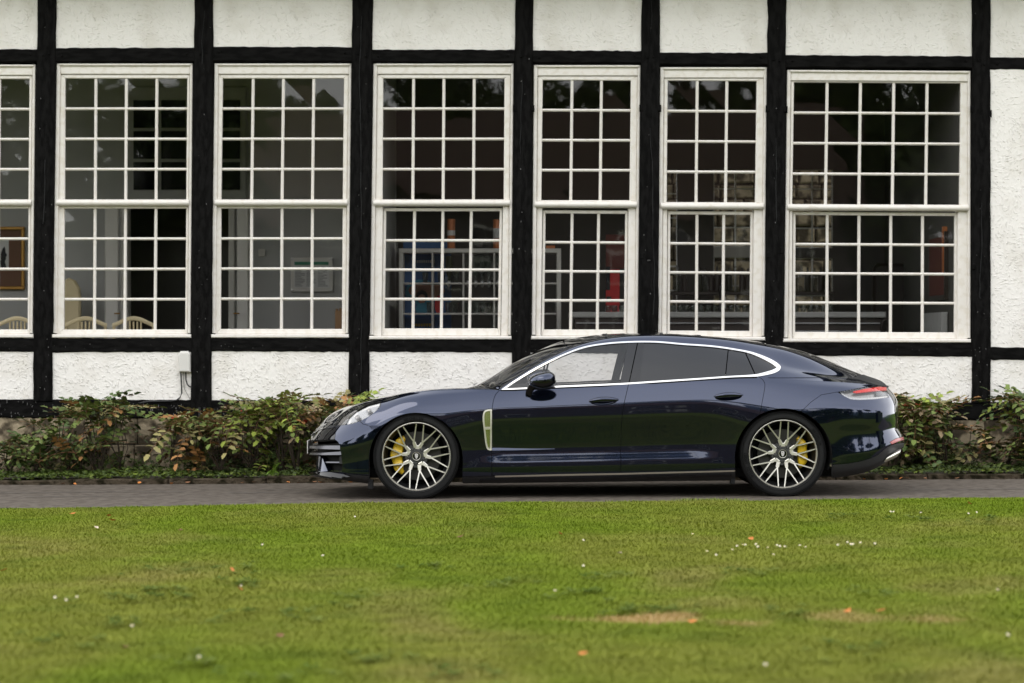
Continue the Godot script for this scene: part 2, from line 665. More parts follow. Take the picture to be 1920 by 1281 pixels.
func multi(called: String, mesh: Mesh, mat_, where: Array, tints: Array) -> MultiMeshInstance3D:
	var mm := MultiMesh.new()
	mm.transform_format = MultiMesh.TRANSFORM_3D
	mm.use_colors = tints.size() > 0
	mm.mesh = mesh
	mm.instance_count = where.size()
	for i in where.size():
		mm.set_instance_transform(i, where[i])
		if tints.size() > 0:
			mm.set_instance_color(i, tints[i])
	var o := MultiMeshInstance3D.new()
	o.name = numbered(called, self)
	o.multimesh = mm
	o.material_override = mat_
	add_child(o, true)
	return o


func build_grass() -> void:
	var kinds := [grass_tuft(1, 13, 0.034, 0.013), grass_tuft(2, 13, 0.036, 0.016), grass_tuft(3, 11, 0.028, 0.022)]
	var where := [[], [], []]
	var tints := [[], [], []]
	rng.seed = 77
	for k in 345000:
		var t := rng.randf()
		var z := lerpf(4.36, 15.3, pow(t, 0.9))
		var x := rng.randf_range(-1.0, 1.0) * ((CAM_Z - z) * 0.2118 + 1.3)
		var e := lawn_edge(x)
		if z < e:
			continue
		var c := lawn_tint(x, z)
		var kind := rng.randi() % 3
		var s := rng.randf_range(0.7, 1.15)
		var d := patch3.get_noise_2d(x * 0.7 + 50, z * 0.7)
		s *= 1.0 + d * 0.5
		if z < e + 0.12:
			s *= 1.05 + 0.5 * maxf(0.0, edge_noise.get_noise_1d(x * 90 + 77))
			c = c.lerp(Color(0.13, 0.22, 0.012), 0.5)
		var bare := Vector2((x - 0.55) / 0.42, (z - 12.85) / 0.20).length()
		if bare < 0.9 and rng.randf() < 0.75:
			continue
		c *= rng.randf_range(0.95, 1.05)
		c.a = 1.0
		var b := Basis(Vector3.UP, rng.randf() * TAU).scaled(Vector3(s, s, s))
		where[kind].append(Transform3D(b, Vector3(x, gy(x) + bank(x, z) + 0.012 * patch.get_noise_2d(x * 3, z * 3) * smoothstep(4.8, 6.0, z) - 0.002, z)))
		tints[kind].append(c)
	# longer grass the mower missed along the edge
	for s in [[1.55, 0.30, 260, 1.9], [0.3, 0.25, 60, 1.5], [-1.25, 0.5, 110, 1.3], [3.4, 0.6, 90, 1.4], [-2.0, 0.5, 120, 1.3], [2.25, 0.5, 80, 1.3], [0.9, 0.3, 60, 1.5]]:
		for k in s[2]:
			var x: float = s[0] + rng.randfn() * s[1] * 0.5
			var z := lawn_edge(x) + absf(rng.randfn()) * 0.06
			var sc: float = s[3] * rng.randf_range(0.6, 1.25)
			var b := Basis(Vector3.UP, rng.randf() * TAU).scaled(Vector3(1.1, sc, 1.1))
			where[2].append(Transform3D(b, Vector3(x, gy(x) + bank(x, z), z)))
			var c := Color(0.15, 0.21, 0.03).lerp(Color(0.26, 0.28, 0.09), rng.randf() * 0.8) * rng.randf_range(0.8, 1.1)
			c.a = 1.0
			tints[2].append(c)
	for i in 3:
		var o := multi("grass", kinds[i], M.blade, where[i], tints[i])
		tag(o, ["short mown grass covering the lawn in front of the car", "slightly taller grass blades mixed through the lawn", "longer grass with uncut tufts along the drive edge"][i], "grass")
		o.set_meta("kind", "stuff")
	# clover and plantain rosettes
	var cl := MB.new()
	for k in 16:
		var a := k * 2.4
		var r := 0.006 + 0.0022 * k
		var c := Vector3(cos(a) * r, 0.018 + 0.006 * sin(k * 1.7), sin(a) * r)
		var u := Vector3(cos(a), 0.25, sin(a)) * 0.011
		var v := Vector3(-sin(a), 0, cos(a)) * 0.008
		cl.col = Color.WHITE * (0.8 + 0.4 * fmod(k * 0.37, 1.0))
		cl.quad(c - u, c - v, c + u, c + v, Vector3.UP)
	var cw := []
	var ct := []
	for p in [[215, 1118], [270, 1105], [330, 1120], [460, 1090], [430, 1150], [520, 1155], [240, 1160], [110, 1190], [455, 1060], [820, 1062], [930, 1100], [1150, 1080], [1260, 1150], [1565, 1225], [1180, 1150], [1480, 1152], [1390, 1080], [1700, 980], [1560, 975], [1830, 985], [640, 1125], [380, 1240], [700, 1235], [860, 1270], [1070, 1115], [300, 1065], [550, 1270], [1640, 1120]]:
		var z: float = CAM_Z - FOC * (CAM_Y - 0.04) / (p[1] - 640.5)
		var c0 := P(p[0], p[1], z)
		for k in 8:
			var x := c0.x + rng.randfn() * 0.10
			var zz := c0.z + rng.randfn() * 0.16
			cw.append(Transform3D(Basis(Vector3.UP, rng.randf() * TAU).scaled(Vector3.ONE * rng.randf_range(0.7, 1.3)), Vector3(x, gy(x) + bank(x, zz) + 0.008, zz)))
			var c := Color(0.060, 0.100, 0.016).lerp(Color(0.15, 0.18, 0.04), rng.randf())
			ct.append(c)
	var ob := multi("clover", mesh_of(cl), M.blade, cw, ct)
	tag(ob, "low clover and weeds scattered in dark clumps through the lawn", "clover")
	ob.set_meta("kind", "stuff")
	# daisies
	var ds := MB.new()
	for k in 9:
		var a0 := TAU * k / 9.0
		var dir := Vector3(cos(a0), 0.12, sin(a0))
		var sd := Vector3(-sin(a0), 0, cos(a0)) * 0.0020
		ds.quad(dir * 0.003 + Vector3(0, .03, 0) - sd, dir * 0.003 + Vector3(0, .03, 0) + sd, dir * 0.0068 + Vector3(0, .03, 0) + sd, dir * 0.0068 + Vector3(0, .03, 0) - sd, Vector3.UP)
	var eye := MB.new()
	eye.lathe_y(Vector3(0, 0.029, 0), [Vector2(0.004, 0), Vector2(0.003, 0.003), Vector2(0.0, 0.004)], 7)
	mat("petal", lin(0.62, 0.62, 0.58), 0.9)
	mat("daisy_eye", lin(0.7, 0.45, 0.02), 0.8)
	var dm := mesh_of([ds, eye])
	for p in [[1297, 1001], [1323, 1033], [1341, 1038], [1371, 1030], [1384, 1021], [1390, 1021], [1398, 1020], [1418, 1017], [1443, 1026], [1448, 1039], [1456, 1021], [1462, 1021], [1470, 1024], [1500, 1022], [1574, 1019], [1590, 1015], [1594, 1017], [1602, 1018], [1615, 1016], [1670, 957], [1678, 958], [1727, 961], [1815, 960], [1829, 958], [1094, 1058], [1090, 1010], [496, 1018], [607, 1040], [455, 1098], [250, 1172], [375, 1227], [145, 1118], [120, 1122], [103, 1116], [1868, 1105], [1884, 1185], [1434, 1243], [1040, 1107], [665, 967], [1512, 1025], [1420, 1022], [1640, 1017]]:
		var z: float = CAM_Z - FOC * (CAM_Y - 0.075 - gy((p[0] - 960.0) * 0.004)) / (p[1] - 640.5)
		var c0 := P(p[0], p[1], z)
		var o := obj("daisy", dm, [M.petal, M.daisy_eye])
		o.position = Vector3(c0.x, c0.y - 0.028, c0.z)
		o.rotation = Vector3(rr(0.3, 0.9), rr(-0.5, 0.5), rr(-0.3, 0.3))
		tag(o, "tiny white daisy in the cluster on the lawn below the rear door" if p[0] > 1280 and p[0] < 1520 and p[1] < 1050 else "tiny white daisy on the lawn below or beyond the rear wheel" if p[0] >= 1500 and p[1] < 1050 else "tiny white daisy far out in the blurred front of the lawn" if p[1] > 1050 else "tiny white daisy on the lawn left of the rear door", "daisy", "white daisies dotted over the lawn")
	# fallen leaves
	mat("fallen_leaf", lin(0.46, 0.16, 0.030), 0.8)
	mat("fallen_leaf_brown", lin(0.17, 0.075, 0.03), 0.8)
	mat("fallen_leaf_pale", lin(0.55, 0.45, 0.33), 0.8)
	var lm := leaf_sheet(0.026, 0.016, 0.009)
	var fl := [[136, 964, 0, "leftmost fallen orange leaf on the bright grass near the drive"], [204, 968, 0, "fallen orange leaf on bright grass, middle of three near the drive"], [210, 976, 0, "fallen orange leaf just below another on the bright grass"], [180, 990, 2, "pale curled leaf lying on bright grass at the left"], [338, 995, 1, "brown fallen leaf on the grass left of the front wheel"],
		[6, 1070, 0, "fallen orange leaf at the left edge of the lawn"], [864, 1007, 1, "upright brown fallen leaf below the front wheel"], [1050, 1001, 0, "orange fallen leaf below the front door"], [434, 1069, 0, "small orange leaf beside dark weeds on the lawn"], [449, 1105, 0, "orange leaf next to a daisy in the left of the lawn"],
		[233, 1215, 1, "dark reddish leaf in the dull grass at lower left"], [1300, 1167, 0, "orange leaf in the blurred grass near a dry patch"], [1652, 1146, 0, "orange leaf on the blurred grass at lower right"], [1590, 1147, 0, "faint orange leaf beside a brighter one at lower right"], [1162, 1038, 2, "pale curled leaf near the small weeds below the rear door"], [524, 1194, 1, "brown leaf among dark weeds at lower left"], [1408, 1011, 0, "orange leaf on the grass below the rear wheel"], [1817, 944, 0, "orange leaf on the grass at the right near the drive"], [1095, 1227, 0, "small orange leaf low in the blurred lawn below a bare patch"]]
	for p in fl:
		var z: float = CAM_Z - FOC * (CAM_Y - 0.06 - gy((p[0] - 960.0) * 0.004)) / (p[1] - 640.5)
		var c0 := P(p[0], p[1], z)
		var o := obj("fallen_leaf", lm, [M.fallen_leaf, M.fallen_leaf_brown, M.fallen_leaf_pale][p[2]])
		o.position = Vector3(c0.x, c0.y, c0.z)
		o.rotation = Vector3(rr(-0.2, 0.7), rr(0, 6), rr(-0.4, 0.4))
		tag(o, p[3], "leaf", "fallen leaves on the lawn")
	var gut := [[262, 908, 0], [322, 911, 0], [540, 908, 0], [600, 908, 0], [606, 906, 1], [657, 911, 0], [352, 906, 1], [118, 909, 1], [140, 907, 0], [455, 903, 1], [1620, 897, 0], [1690, 898, 0], [1700, 896, 1], [1735, 898, 1], [1795, 897, 1], [1662, 896, 0], [476, 912, 1], [590, 905, 1], [560, 906, 1]]
	for p in gut:
		var z := 1.34 + rr(0.02, 0.22)
		var c0 := P(p[0], p[1], z)
		var o := obj("fallen_leaf", lm, [M.fallen_leaf, M.fallen_leaf_brown][p[2]])
		o.position = Vector3(c0.x, gy(c0.x) + 0.018, z)
		o.rotation = Vector3(rr(-0.3, 0.5), rr(0, 6), rr(-0.3, 0.3))
		tag(o, "dry brown or orange leaf lying in the gutter along the kerb", "leaf", "dead leaves in the gutter by the kerb")


func leaf_sheet(ln: float, wd: float, curl: float) -> ArrayMesh:
	var m := MB.new()
	var n := 5
	for i in n:
		var t0 := float(i) / n
		var t1 := float(i + 1) / n
		var w0 := wd * sin(PI * pow(t0, 0.8)) + 0.0004
		var w1 := wd * sin(PI * pow(t1, 0.8)) + 0.0004
		var a := Vector3(t0 * ln * 2 - ln, curl * pow(2 * t0 - 1, 2), 0)
		var b := Vector3(t1 * ln * 2 - ln, curl * pow(2 * t1 - 1, 2), 0)
		for s in [-1.0, 1.0]:
			var up := Vector3(0, 0.25, 0)
			m.quad(a, b, b + Vector3(0, w1 * 0.35, w1 * s), a + Vector3(0, w0 * 0.35, w0 * s), Vector3.UP)
	return mesh_of(m)


# ---------------------------------------------------------------- the house
func timber(o: Node3D, called: String, ax: Array, zf: float, horizontal: bool) -> void:
	# ax: the four corners (left top, right top, right bottom, left bottom) as surveyed
	var m := MB.new()
	var n := 26
	var zb := -0.26
	var bev := 0.012
	var f := FastNoiseLite.new()
	f.seed = int(ax[0].x * 7 + ax[0].y * 3)
	f.frequency = 0.9
	f.fractal_octaves = 3
	var A := []
	var B := []
	for i in n + 1:
		var t := float(i) / n
		var p: Vector2
		var q: Vector2
		if horizontal:
			p = ax[0].lerp(ax[1], t)
			q = ax[3].lerp(ax[2], t)
		else:
			p = ax[0].lerp(ax[3], t)
			q = ax[1].lerp(ax[2], t)
		var pa := P(p.x, p.y, zf)
		var qa := P(q.x, q.y, zf)
		var ja := f.get_noise_1d(i * 1.3) * 0.009
		var jb := f.get_noise_1d(i * 1.3 + 500) * 0.009
		if horizontal:
			pa.y += ja
			qa.y += jb
		else:
			pa.x += ja
			qa.x += jb
		A.append(pa)
		B.append(qa)
	for i in n:
		var a: Vector3 = A[i]
		var b: Vector3 = B[i]
		var c: Vector3 = B[i + 1]
		var d: Vector3 = A[i + 1]
		var ac := (b - a).normalized()
		var za := zf + f.get_noise_1d(i * 2.0 + 900) * 0.004
		var zc := zf + f.get_noise_1d((i + 1) * 2.0 + 900) * 0.004
		var ai := a + ac * bev
		var bi := b - ac * bev
		var ci := c - ac * bev
		var di := d + ac * bev
		ai.z = za
		bi.z = za
		ci.z = zc
		di.z = zc
		var a2 := Vector3(a.x, a.y, zf - bev)
		var b2 := Vector3(b.x, b.y, zf - bev)
		var c2 := Vector3(c.x, c.y, zf - bev)
		var d2 := Vector3(d.x, d.y, zf - bev)
		var fw := Vector3(0, 0, 1)
		m.quad(ai, bi, ci, di, fw)
		m.quad(a2, ai, di, d2, fw)
		m.quad(bi, b2, c2, ci, fw)
		m.quad(a2, d2, Vector3(d.x, d.y, zb), Vector3(a.x, a.y, zb), -ac)
		m.quad(b2, c2, Vector3(c.x, c.y, zb), Vector3(b.x, b.y, zb), ac)
	for e in [[A[0], B[0], -1.0], [A[n], B[n], 1.0]]:
		var dr: Vector3 = (A[n] - A[0]).normalized() * e[2]
		m.quad(Vector3(e[0].x, e[0].y, zf - bev), Vector3(e[1].x, e[1].y, zf - bev), Vector3(e[1].x, e[1].y, zb), Vector3(e[0].x, e[0].y, zb), dr)
	obj(called, m, M.timber_beam if horizontal else M.timber, o)


func ring_px(pts: Array, z: float) -> Array:
	var out := []
	for p in pts:
		var v := P(p[0], p[1], z)
		out.append(Vector2(v.x, v.y))
	return out


func sub(pts: Array, u: float, v: float) -> Vector2:
	# bilinear place in a quad (tl, tr, br, bl), each [x, y]
	var a := Vector2(pts[0][0], pts[0][1]).lerp(Vector2(pts[1][0], pts[1][1]), u)
	var b := Vector2(pts[3][0], pts[3][1]).lerp(Vector2(pts[2][0], pts[2][1]), u)
	return a.lerp(b, v)


func rect(pts: Array, u0: float, v0: float, u1: float, v1: float) -> Array:
	var o := []
	for q in [[u0, v0], [u1, v0], [u1, v1], [u0, v1]]:
		var s := sub(pts, q[0], q[1])
		o.append([s.x, s.y])
	return o


func piece(called: String, pts: Array, zf: float, zb: float, bev: float, material, parent: Node3D) -> MeshInstance3D:
	var m := MB.new()
	m.slab(ring_px(pts, zf), zf, zb, bev)
	return obj(called, m, material, parent)


func sash(w: Node3D, called: String, outer: Array, glass: Array, cols: int, zf: float) -> void:
	# stiles and rails round the glass, one mesh; then bars and panes one by one
	var m := MB.new()
	var O := outer
	var G := glass
	var zb := zf - 0.045
	for q in [[O[0], G[0], G[3], O[3]], [G[1], O[1], O[2], G[2]], [O[0], O[1], G[1], G[0]], [G[3], G[2], O[2], O[3]]]:
		m.slab(ring_px(q, zf), zf, zb, 0.006)
	obj(called, m, M.joinery, w)
	var gw := Vector2(G[0][0], G[0][1]).distance_to(Vector2(G[1][0], G[1][1]))
	var gh := Vector2(G[0][0], G[0][1]).distance_to(Vector2(G[3][0], G[3][1]))
	var bu := 2.7 / gw
	var bv := 2.5 / gh
	for i in range(1, cols):
		var u := float(i) / cols
		piece("glazing_bar", rect(G, u - bu, -0.004, u + bu, 1.004), zf - 0.007, zf - 0.04, 0.011, M.joinery, w)
	for j in range(1, 4):
		var v := float(j) / 4
		piece("glazing_bar", rect(G, -0.004, v - bv, 1.004, v + bv), zf - 0.0095, zf - 0.038, 0.010, M.joinery, w)
	for j in 4:
		for i in cols:
			var q := rect(G, (i + 0.0) / cols, (j + 0.0) / 4, (i + 1.0) / cols, (j + 1.0) / 4)
			var pm := MB.new()
			var zz := zf - 0.022
			var c := []
			for k in 4:
				c.append(P(q[k][0], q[k][1], zz + rr(-0.0012, 0.0012)))
			pm.quad(c[0], c[1], c[2], c[3], Vector3(0, 0, 1))
			obj("pane", pm, M.pane_glass, w)


func window(house: Node3D, called_label: String, O: Array, U: Array, L: Array, cols: int, inset: bool) -> void:
	var w := root("window", Vector3.ZERO, house)
	w.set_meta("label", called_label)
	var zf := -0.015
	# box frame: two jambs, head board, sill
	var jl: float = 7.0
	var jr: float = 5.0
	var top: float = O[0][1]
	var my: float = (U[3][1] + L[0][1]) * 0.5
	var fm := MB.new()
	var hb: float = top + 21.0
	fm.slab(ring_px([[O[0][0], top], [O[0][0] + jl, top], [O[3][0] + jl, O[3][1] - 8], [O[3][0], O[3][1] - 8]], zf), zf, -0.24, 0.005)
	obj("jamb", fm, M.joinery, w)
	fm = MB.new()
	fm.slab(ring_px([[O[1][0] - jr, O[1][1]], [O[1][0], O[1][1]], [O[2][0], O[2][1] - 8], [O[2][0] - jr, O[2][1] - 8]], zf), zf, -0.24, 0.005)
	obj("jamb", fm, M.joinery, w)
	piece("head_board", [[O[0][0] + jl, top + 1], [O[1][0] - jr, O[1][1] + 1], [O[1][0] - jr, O[1][1] + 20], [O[0][0] + jl, hb - 1]], zf - 0.012, -0.23, 0.006, M.joinery, w)
	piece("head_bead", [[O[0][0] + jl - 2, top], [O[1][0] - jr + 2, O[1][1]], [O[1][0] - jr + 2, O[1][1] + 4], [O[0][0] + jl - 2, top + 4]], zf + 0.012, -0.22, 0.006, M.joinery, w)
	piece("sill", [[O[3][0] - 1, O[3][1] - 6], [O[2][0] + 1, O[2][1] - 6], [O[2][0] + 1, O[2][1] + 0.5], [O[3][0] - 1, O[3][1] + 0.5]], zf + 0.045, -0.24, 0.008, M.joinery, w)
	# upper sash, outermost
	var il: float = O[0][0] + jl + 0.5
	var ir: float = O[1][0] - jr - 0.5
	var il2: float = O[3][0] + jl + 0.5
	var ir2: float = O[2][0] - jr - 0.5
	var tt: float = (my - top) / (O[3][1] - top)
	sash(w, "upper_sash", [[il, hb], [ir, O[1][1] + 21], [lerpf(ir, ir2, tt), U[2][1] + 3], [lerpf(il, il2, tt), U[3][1] + 3]], U, cols, zf - 0.028)
	# meeting rail: a rounded moulding right across
	var rail := MB.new()
	var ya: float = (U[3][1] + L[0][1]) * 0.5 - (2.5 if not inset else 4.5)
	var pa := P(lerpf(il, il2, tt) - 4, ya, zf)
	var yb: float = (U[2][1] + L[1][1]) * 0.5 - (2.5 if not inset else 4.5)
	var pb := P(lerpf(ir, ir2, tt) + 1, yb, zf)
	var pts := []
	for s in 2:
		var c := pa if s == 0 else pb
		for k in 13:
			var a := PI * (0.5 - k / 12.0)
			pts.append(Vector3(c.x, c.y + sin(a) * 0.032, -0.030 + cos(a) * 0.040))
	rail.grid(pts, 13, Vector3(0, 0.01, 1))
	for s in 2:
		for k in range(1, 12):
			rail.ftri(pts[s * 13], pts[s * 13 + k], pts[s * 13 + k + 1], Vector3(-1 if s == 0 else 1, 0, 0))
	rail.quad(pts[0], pts[13], pts[13] + Vector3(0, 0, -0.06), pts[0] + Vector3(0, 0, -0.06), Vector3.UP)
	rail.quad(pts[12], pts[25], pts[25] + Vector3(0, 0, -0.06), pts[12] + Vector3(0, 0, -0.06), Vector3.DOWN)
	obj("meeting_rail", rail, M.joinery, w)
	# lower sash, behind
	var sl: float = L[0][0] - 5.0
	var sr: float = L[1][0] + 5.0
	if inset:
		# stop boards between the jamb and the inner sash
		for q in [[[lerpf(il, il2, tt), ya + 5], [sl - 1, ya + 5], [L[3][0] - 6, O[3][1] - 6], [il2, O[3][1] - 6]], [[sr + 1, yb + 5], [lerpf(ir, ir2, tt), yb + 5], [ir2, O[2][1] - 6], [L[2][0] + 6, O[2][1] - 6]]]:
			piece("stop_board", q, zf - 0.035, -0.2, 0.005, M.joinery, w)
		sash(w, "lower_sash", [[sl, L[0][1] - 6], [sr, L[1][1] - 6], [L[2][0] + 5, O[2][1] - 6], [L[3][0] - 5, O[3][1] - 6]], L, cols, zf - 0.075)
	else:
		sash(w, "lower_sash", [[lerpf(il, il2, tt), L[0][1] - 5], [lerpf(ir, ir2, tt), L[1][1] - 5], [ir2, O[2][1] - 6], [il2, O[3][1] - 6]], L, cols, zf - 0.045)


func build_house() -> void:
	var h := root("timbered_house")
	tag(h, "black and white half-timbered house with a row of tall white sash windows", "house")
	# posts
	var posts := [[70, 105, 97, 61, 752], [364, 400, 396, 357, 768], [660, 699, 692, 653, 750], [966, 1000, 995, 959, 752], [1203, 1238, 1234, 1196, 752], [1440, 1475, 1469, 1433, 752], [1823, 1858, 1858, 1823, 755]]
	for p in posts:
		var e: float = 60.0 / 750.0
		timber(h, "post", [Vector2(p[0] + (p[0] - p[3]) * e, -60), Vector2(p[1] + (p[1] - p[2]) * e, -60), Vector2(p[2], p[4]), Vector2(p[3], p[4])], 0.03, false)
	timber(h, "post", [Vector2(-232, -60), Vector2(-196, -60), Vector2(-200, 752), Vector2(-236, 752)], 0.03, false)
	timber(h, "post", [Vector2(2130, -60), Vector2(2166, -60), Vector2(2168, 752), Vector2(2132, 752)], 0.03, false)
	# rails between the posts: head, sill and ground
	var xs := [[-200, -233], [70, 61], [105, 97], [364, 357], [400, 396], [660, 653], [699, 692], [966, 959], [1000, 995], [1203, 1196], [1238, 1234], [1440, 1433], [1475, 1469], [1823, 1823], [1858, 1858], [2132, 2132]]
	var head := [[92, 118, 92, 117], [90, 117, 89, 116], [87, 115, 88, 116], [93, 117, 93, 117], [94, 118, 95, 119], [98, 121, 99, 123], [103, 127, 105, 128], [107, 130, 109, 132]]
	var sillr := [[634, 660, 634, 660], [634, 661, 635, 660], [634, 659, 634, 660], [637, 660, 637, 661], [637, 662, 638, 663], [639, 664, 640, 665], [642, 667, 643, 669], [651, 675, 652, 676]]
	for b in 8:
		var l = xs[b * 2]
		var r = xs[b * 2 + 1]
		var hd = head[b]
		var sd = sillr[b]
		var t := 0.14
		timber(h, "head_rail", [Vector2(lerpf(l[0], l[1], t) - 3, hd[0]), Vector2(lerpf(r[0], r[1], t) + 3, hd[2]), Vector2(lerpf(r[0], r[1], t) + 3, hd[3]), Vector2(lerpf(l[0], l[1], t) - 3, hd[1])], 0.018, true)
		t = 0.86
		timber(h, "sill_rail", [Vector2(lerpf(l[0], l[1], t) - 3, sd[0]), Vector2(lerpf(r[0], r[1], t) + 3, sd[2]), Vector2(lerpf(r[0], r[1], t) + 3, sd[3]), Vector2(lerpf(l[0], l[1], t) - 3, sd[1])], 0.018, true)
		timber(h, "ground_rail", [Vector2(l[1] - (38 if b > 0 else 0), 748 + b * 0.9), Vector2(r[1] + 2, 748.8 + b * 0.9), Vector2(r[1] + 2, 784 + b * 0.7), Vector2(l[1] - (38 if b > 0 else 0), 783.5 + b * 0.7)], 0.012 + 0.001 * (b % 2), true)
		# plaster: above the head, below the sill
		piece("plaster_panel", [[l[0] - 6, -62], [r[0] + 6, -62], [r[0] + 6, hd[2] + 4], [l[0] - 6, hd[0] + 4]], 0.002, -0.22, 0.01, M.plaster, h)
		piece("plaster_panel", [[l[1] - 6, sd[1] - 4], [r[1] + 6, sd[3] - 4], [r[1] + 6, 754 + b], [l[1] - 6, 754 + b]], 0.002, -0.22, 0.01, M.plaster, h)
	piece("plaster_panel", [[1852, 126], [2138, 128], [2138, 656], [1852, 655]], 0.004, -0.22, 0.01, M.plaster, h)
	# oak pegs, old notches and flakes where the paint has gone
	rng.seed = 12
	var notch := MB.new()
	for p in [[966, 203], [998, 203], [1203, 203], [1236, 203], [1440, 204], [1473, 205], [1824, 205], [1856, 213], [692, 205], [663, 198], [1204, 480], [1440, 478], [1826, 500], [994, 488], [1466, 470]]:
		var c := P(p[0], p[1], 0.034)
		notch.box(c + Vector3(-0.022, -0.035, -0.012), c + Vector3(0.022, 0.035, 0.004), 0.012)
	obj("peg_notch", notch, M.timber, h).set_meta("kind", "stuff")
	var pegs := MB.new()
	for b in 8:
		for s in 2:
			for k in 2:
				var hd = head[b]
				var e = xs[b * 2 + s]
				var c := P(lerpf(e[0], e[1], 0.14) + (12 if s == 0 else -12) * (1 - 2 * k), (hd[0] + hd[1]) * 0.5 + rr(-3, 3), 0.03 if k == 1 else 0.018)
				pegs.lathe_z(c, [Vector2(0.013, -0.01), Vector2(0.013, 0.006), Vector2(0.009, 0.010), Vector2(0, 0.011)], 10)
	obj("peg", pegs, M.timber, h).set_meta("kind", "stuff")
	var wear := MB.new()
	var crack := MB.new()
	for k in 110:
		var post = posts[rng.randi() % 7]
		var t := rng.randf()
		if rng.randf() < 0.55:
			t = pow(t, 0.35)
		var px := lerpf(lerpf(post[0], post[1], rng.randf_range(0.1, 0.9)), lerpf(post[3], post[2], rng.randf_range(0.1, 0.9)), t)
		var c := P(px, lerpf(0, 745, t), 0.0348)
		var s := rng.randf_range(0.0015, 0.0045) * (1.6 if rng.randf() < 0.1 else 1.0)
		wear.slab([Vector2(c.x - s, c.y), Vector2(c.x, c.y - s * 1.4), Vector2(c.x + s * 0.8, c.y), Vector2(c.x, c.y + s * rng.randf_range(1.0, 3.0))], c.z, c.z - 0.004, 0.0)
	for k in 190:
		# drips and flaking along the rails, mostly low at the left
		var low := rng.randf() < 0.7
		var px := rng.randf_range(0, 480) if low else rng.randf_range(0, 1900)
		var py := rng.randf_range(752, 782) if low else rng.randf_range(640, 658)
		var z := 0.0185 if low else 0.0232
		var c := P(px, py, z)
		var hh := rng.randf_range(0.002, 0.016) if low else rng.randf_range(0.001, 0.005)
		var ww := rng.randf_range(0.0008, 0.003)
		wear.slab([Vector2(c.x - ww, c.y - hh), Vector2(c.x + ww, c.y - hh * 0.7), Vector2(c.x + ww * 0.5, c.y + hh), Vector2(c.x - ww * 0.6, c.y + hh)], c.z, c.z - 0.005, 0.0)
	obj("paint_flake", wear, M.wear, h).set_meta("kind", "stuff")
	for q in [[678, 30, 430], [676, 480, 735], [979, 150, 290], [1219, 240, 590], [1221, 0, 60], [1455, 260, 420], [383, 20, 120], [1841, 380, 560], [84, 300, 420]]:
		var y: float = q[1]
		var x: float = q[0]
		while y < q[2]:
			var y2 := minf(y + rng.randf_range(14, 30), q[2])
			var x2 := x + rng.randf_range(-2.2, 2.0)
			var a := P(x, y, 0.0352)
			var b := P(x2, y2, 0.0352)
			var w := rng.randf_range(0.002, 0.0055)
			crack.slab([Vector2(a.x - w, a.y), Vector2(a.x + w, a.y), Vector2(b.x + w, b.y), Vector2(b.x - w, b.y)], 0.0352, 0.028, 0.0)
			x = x2
			y = y2
	obj("crack", crack, M.crack, h)
	# plinth of dressed stone blocks under the timbers
	rng.seed = 5
	for c in 2:
		var x := -5.9 - 0.37 * c
		while x < 5.6:
			var ln := rng.randf_range(0.9, 1.35)
			var y1 := P(960, 783 + 0.0025 * (x * 189), 0).y - 0.001
			var ya: float = [0.30, -0.15][c]
			var yb: float = [y1, 0.292][c]
			var m := MB.new()
			var zz := -0.005 + rng.randf_range(-0.006, 0.006) + 0.02 * c
			m.slab([Vector2(x + 0.003, ya), Vector2(x + ln - 0.003, ya), Vector2(x + ln - 0.003, yb), Vector2(x + 0.003, yb)], zz, -0.3, 0.01)
			obj("plinth_stone", m, M.stone, h)
			x += ln
	# windows
	var W := [
		["leftmost sash window, cut by the picture edge, framed picture inside", [[-193, 121], [66, 121], [61, 633], [-198, 633]], [[-172, 148], [55, 148], [53, 374], [-174, 374]], [[-174, 391], [53, 391], [51.5, 618], [-175, 618]], 4, false],
		["sash window with chair backs behind its lowest panes", [[106, 119], [361, 119], [357, 633], [98, 633]], [[122, 147], [351, 147], [349, 374], [121, 374]], [[120.5, 391], [349, 391], [347, 618], [119.5, 618]], 4, false],
		["sash window with a notice on the wall inside", [[402, 119], [659, 119], [653, 633], [396, 633]], [[417.5, 147], [645, 147], [642.5, 374], [414.5, 374]], [[414.5, 391], [642.5, 391], [641, 617], [413.5, 617]], 4, false],
		["sash window with white shelves of glasses inside, its lower sash narrower", [[700, 119], [963, 119], [958, 636], [693, 636]], [[718.5, 147], [946, 147], [944.5, 374], [717, 374]], [[724, 396], [937, 396], [933.5, 616], [721, 616]], 4, true],
		["narrow three-pane-wide sash window with a red panel inside", [[1001, 122], [1201, 122], [1196, 636], [997, 636]], [[1017.6, 150], [1183, 151], [1180.6, 375.5], [1015, 375.5]], [[1023, 400], [1172.5, 401], [1170, 618], [1020, 618]], 3, true],
		["narrow three-pane-wide sash window above the rear door of the car", [[1238, 126], [1438, 126], [1434, 638], [1233, 638]], [[1252, 151], [1419, 152], [1416, 379.5], [1250, 379]], [[1257, 402], [1407.5, 403], [1405.7, 621], [1256, 620]], 3, true],
		["widest sash window, five panes across, at the right", [[1476, 131], [1820, 133], [1820, 642], [1470, 641]], [[1489, 154], [1801.5, 156], [1799, 384], [1485.5, 383]], [[1492, 403], [1790, 405], [1789.5, 623.5], [1491, 622.5]], 5, true]]
	rng.seed = 9
	for w in W:
		window(h, w[0], w[1], w[2], w[3], w[4], w[5])
	# the overhanging eaves above the picture
	var eave := MB.new()
	eave.box(Vector3(-6.4, 5.05, -0.3), Vector3(6.4, 5.2, 0.66), 0.01)
	obj("eaves", eave, M.timber_beam, h)
	var roof := MB.new()
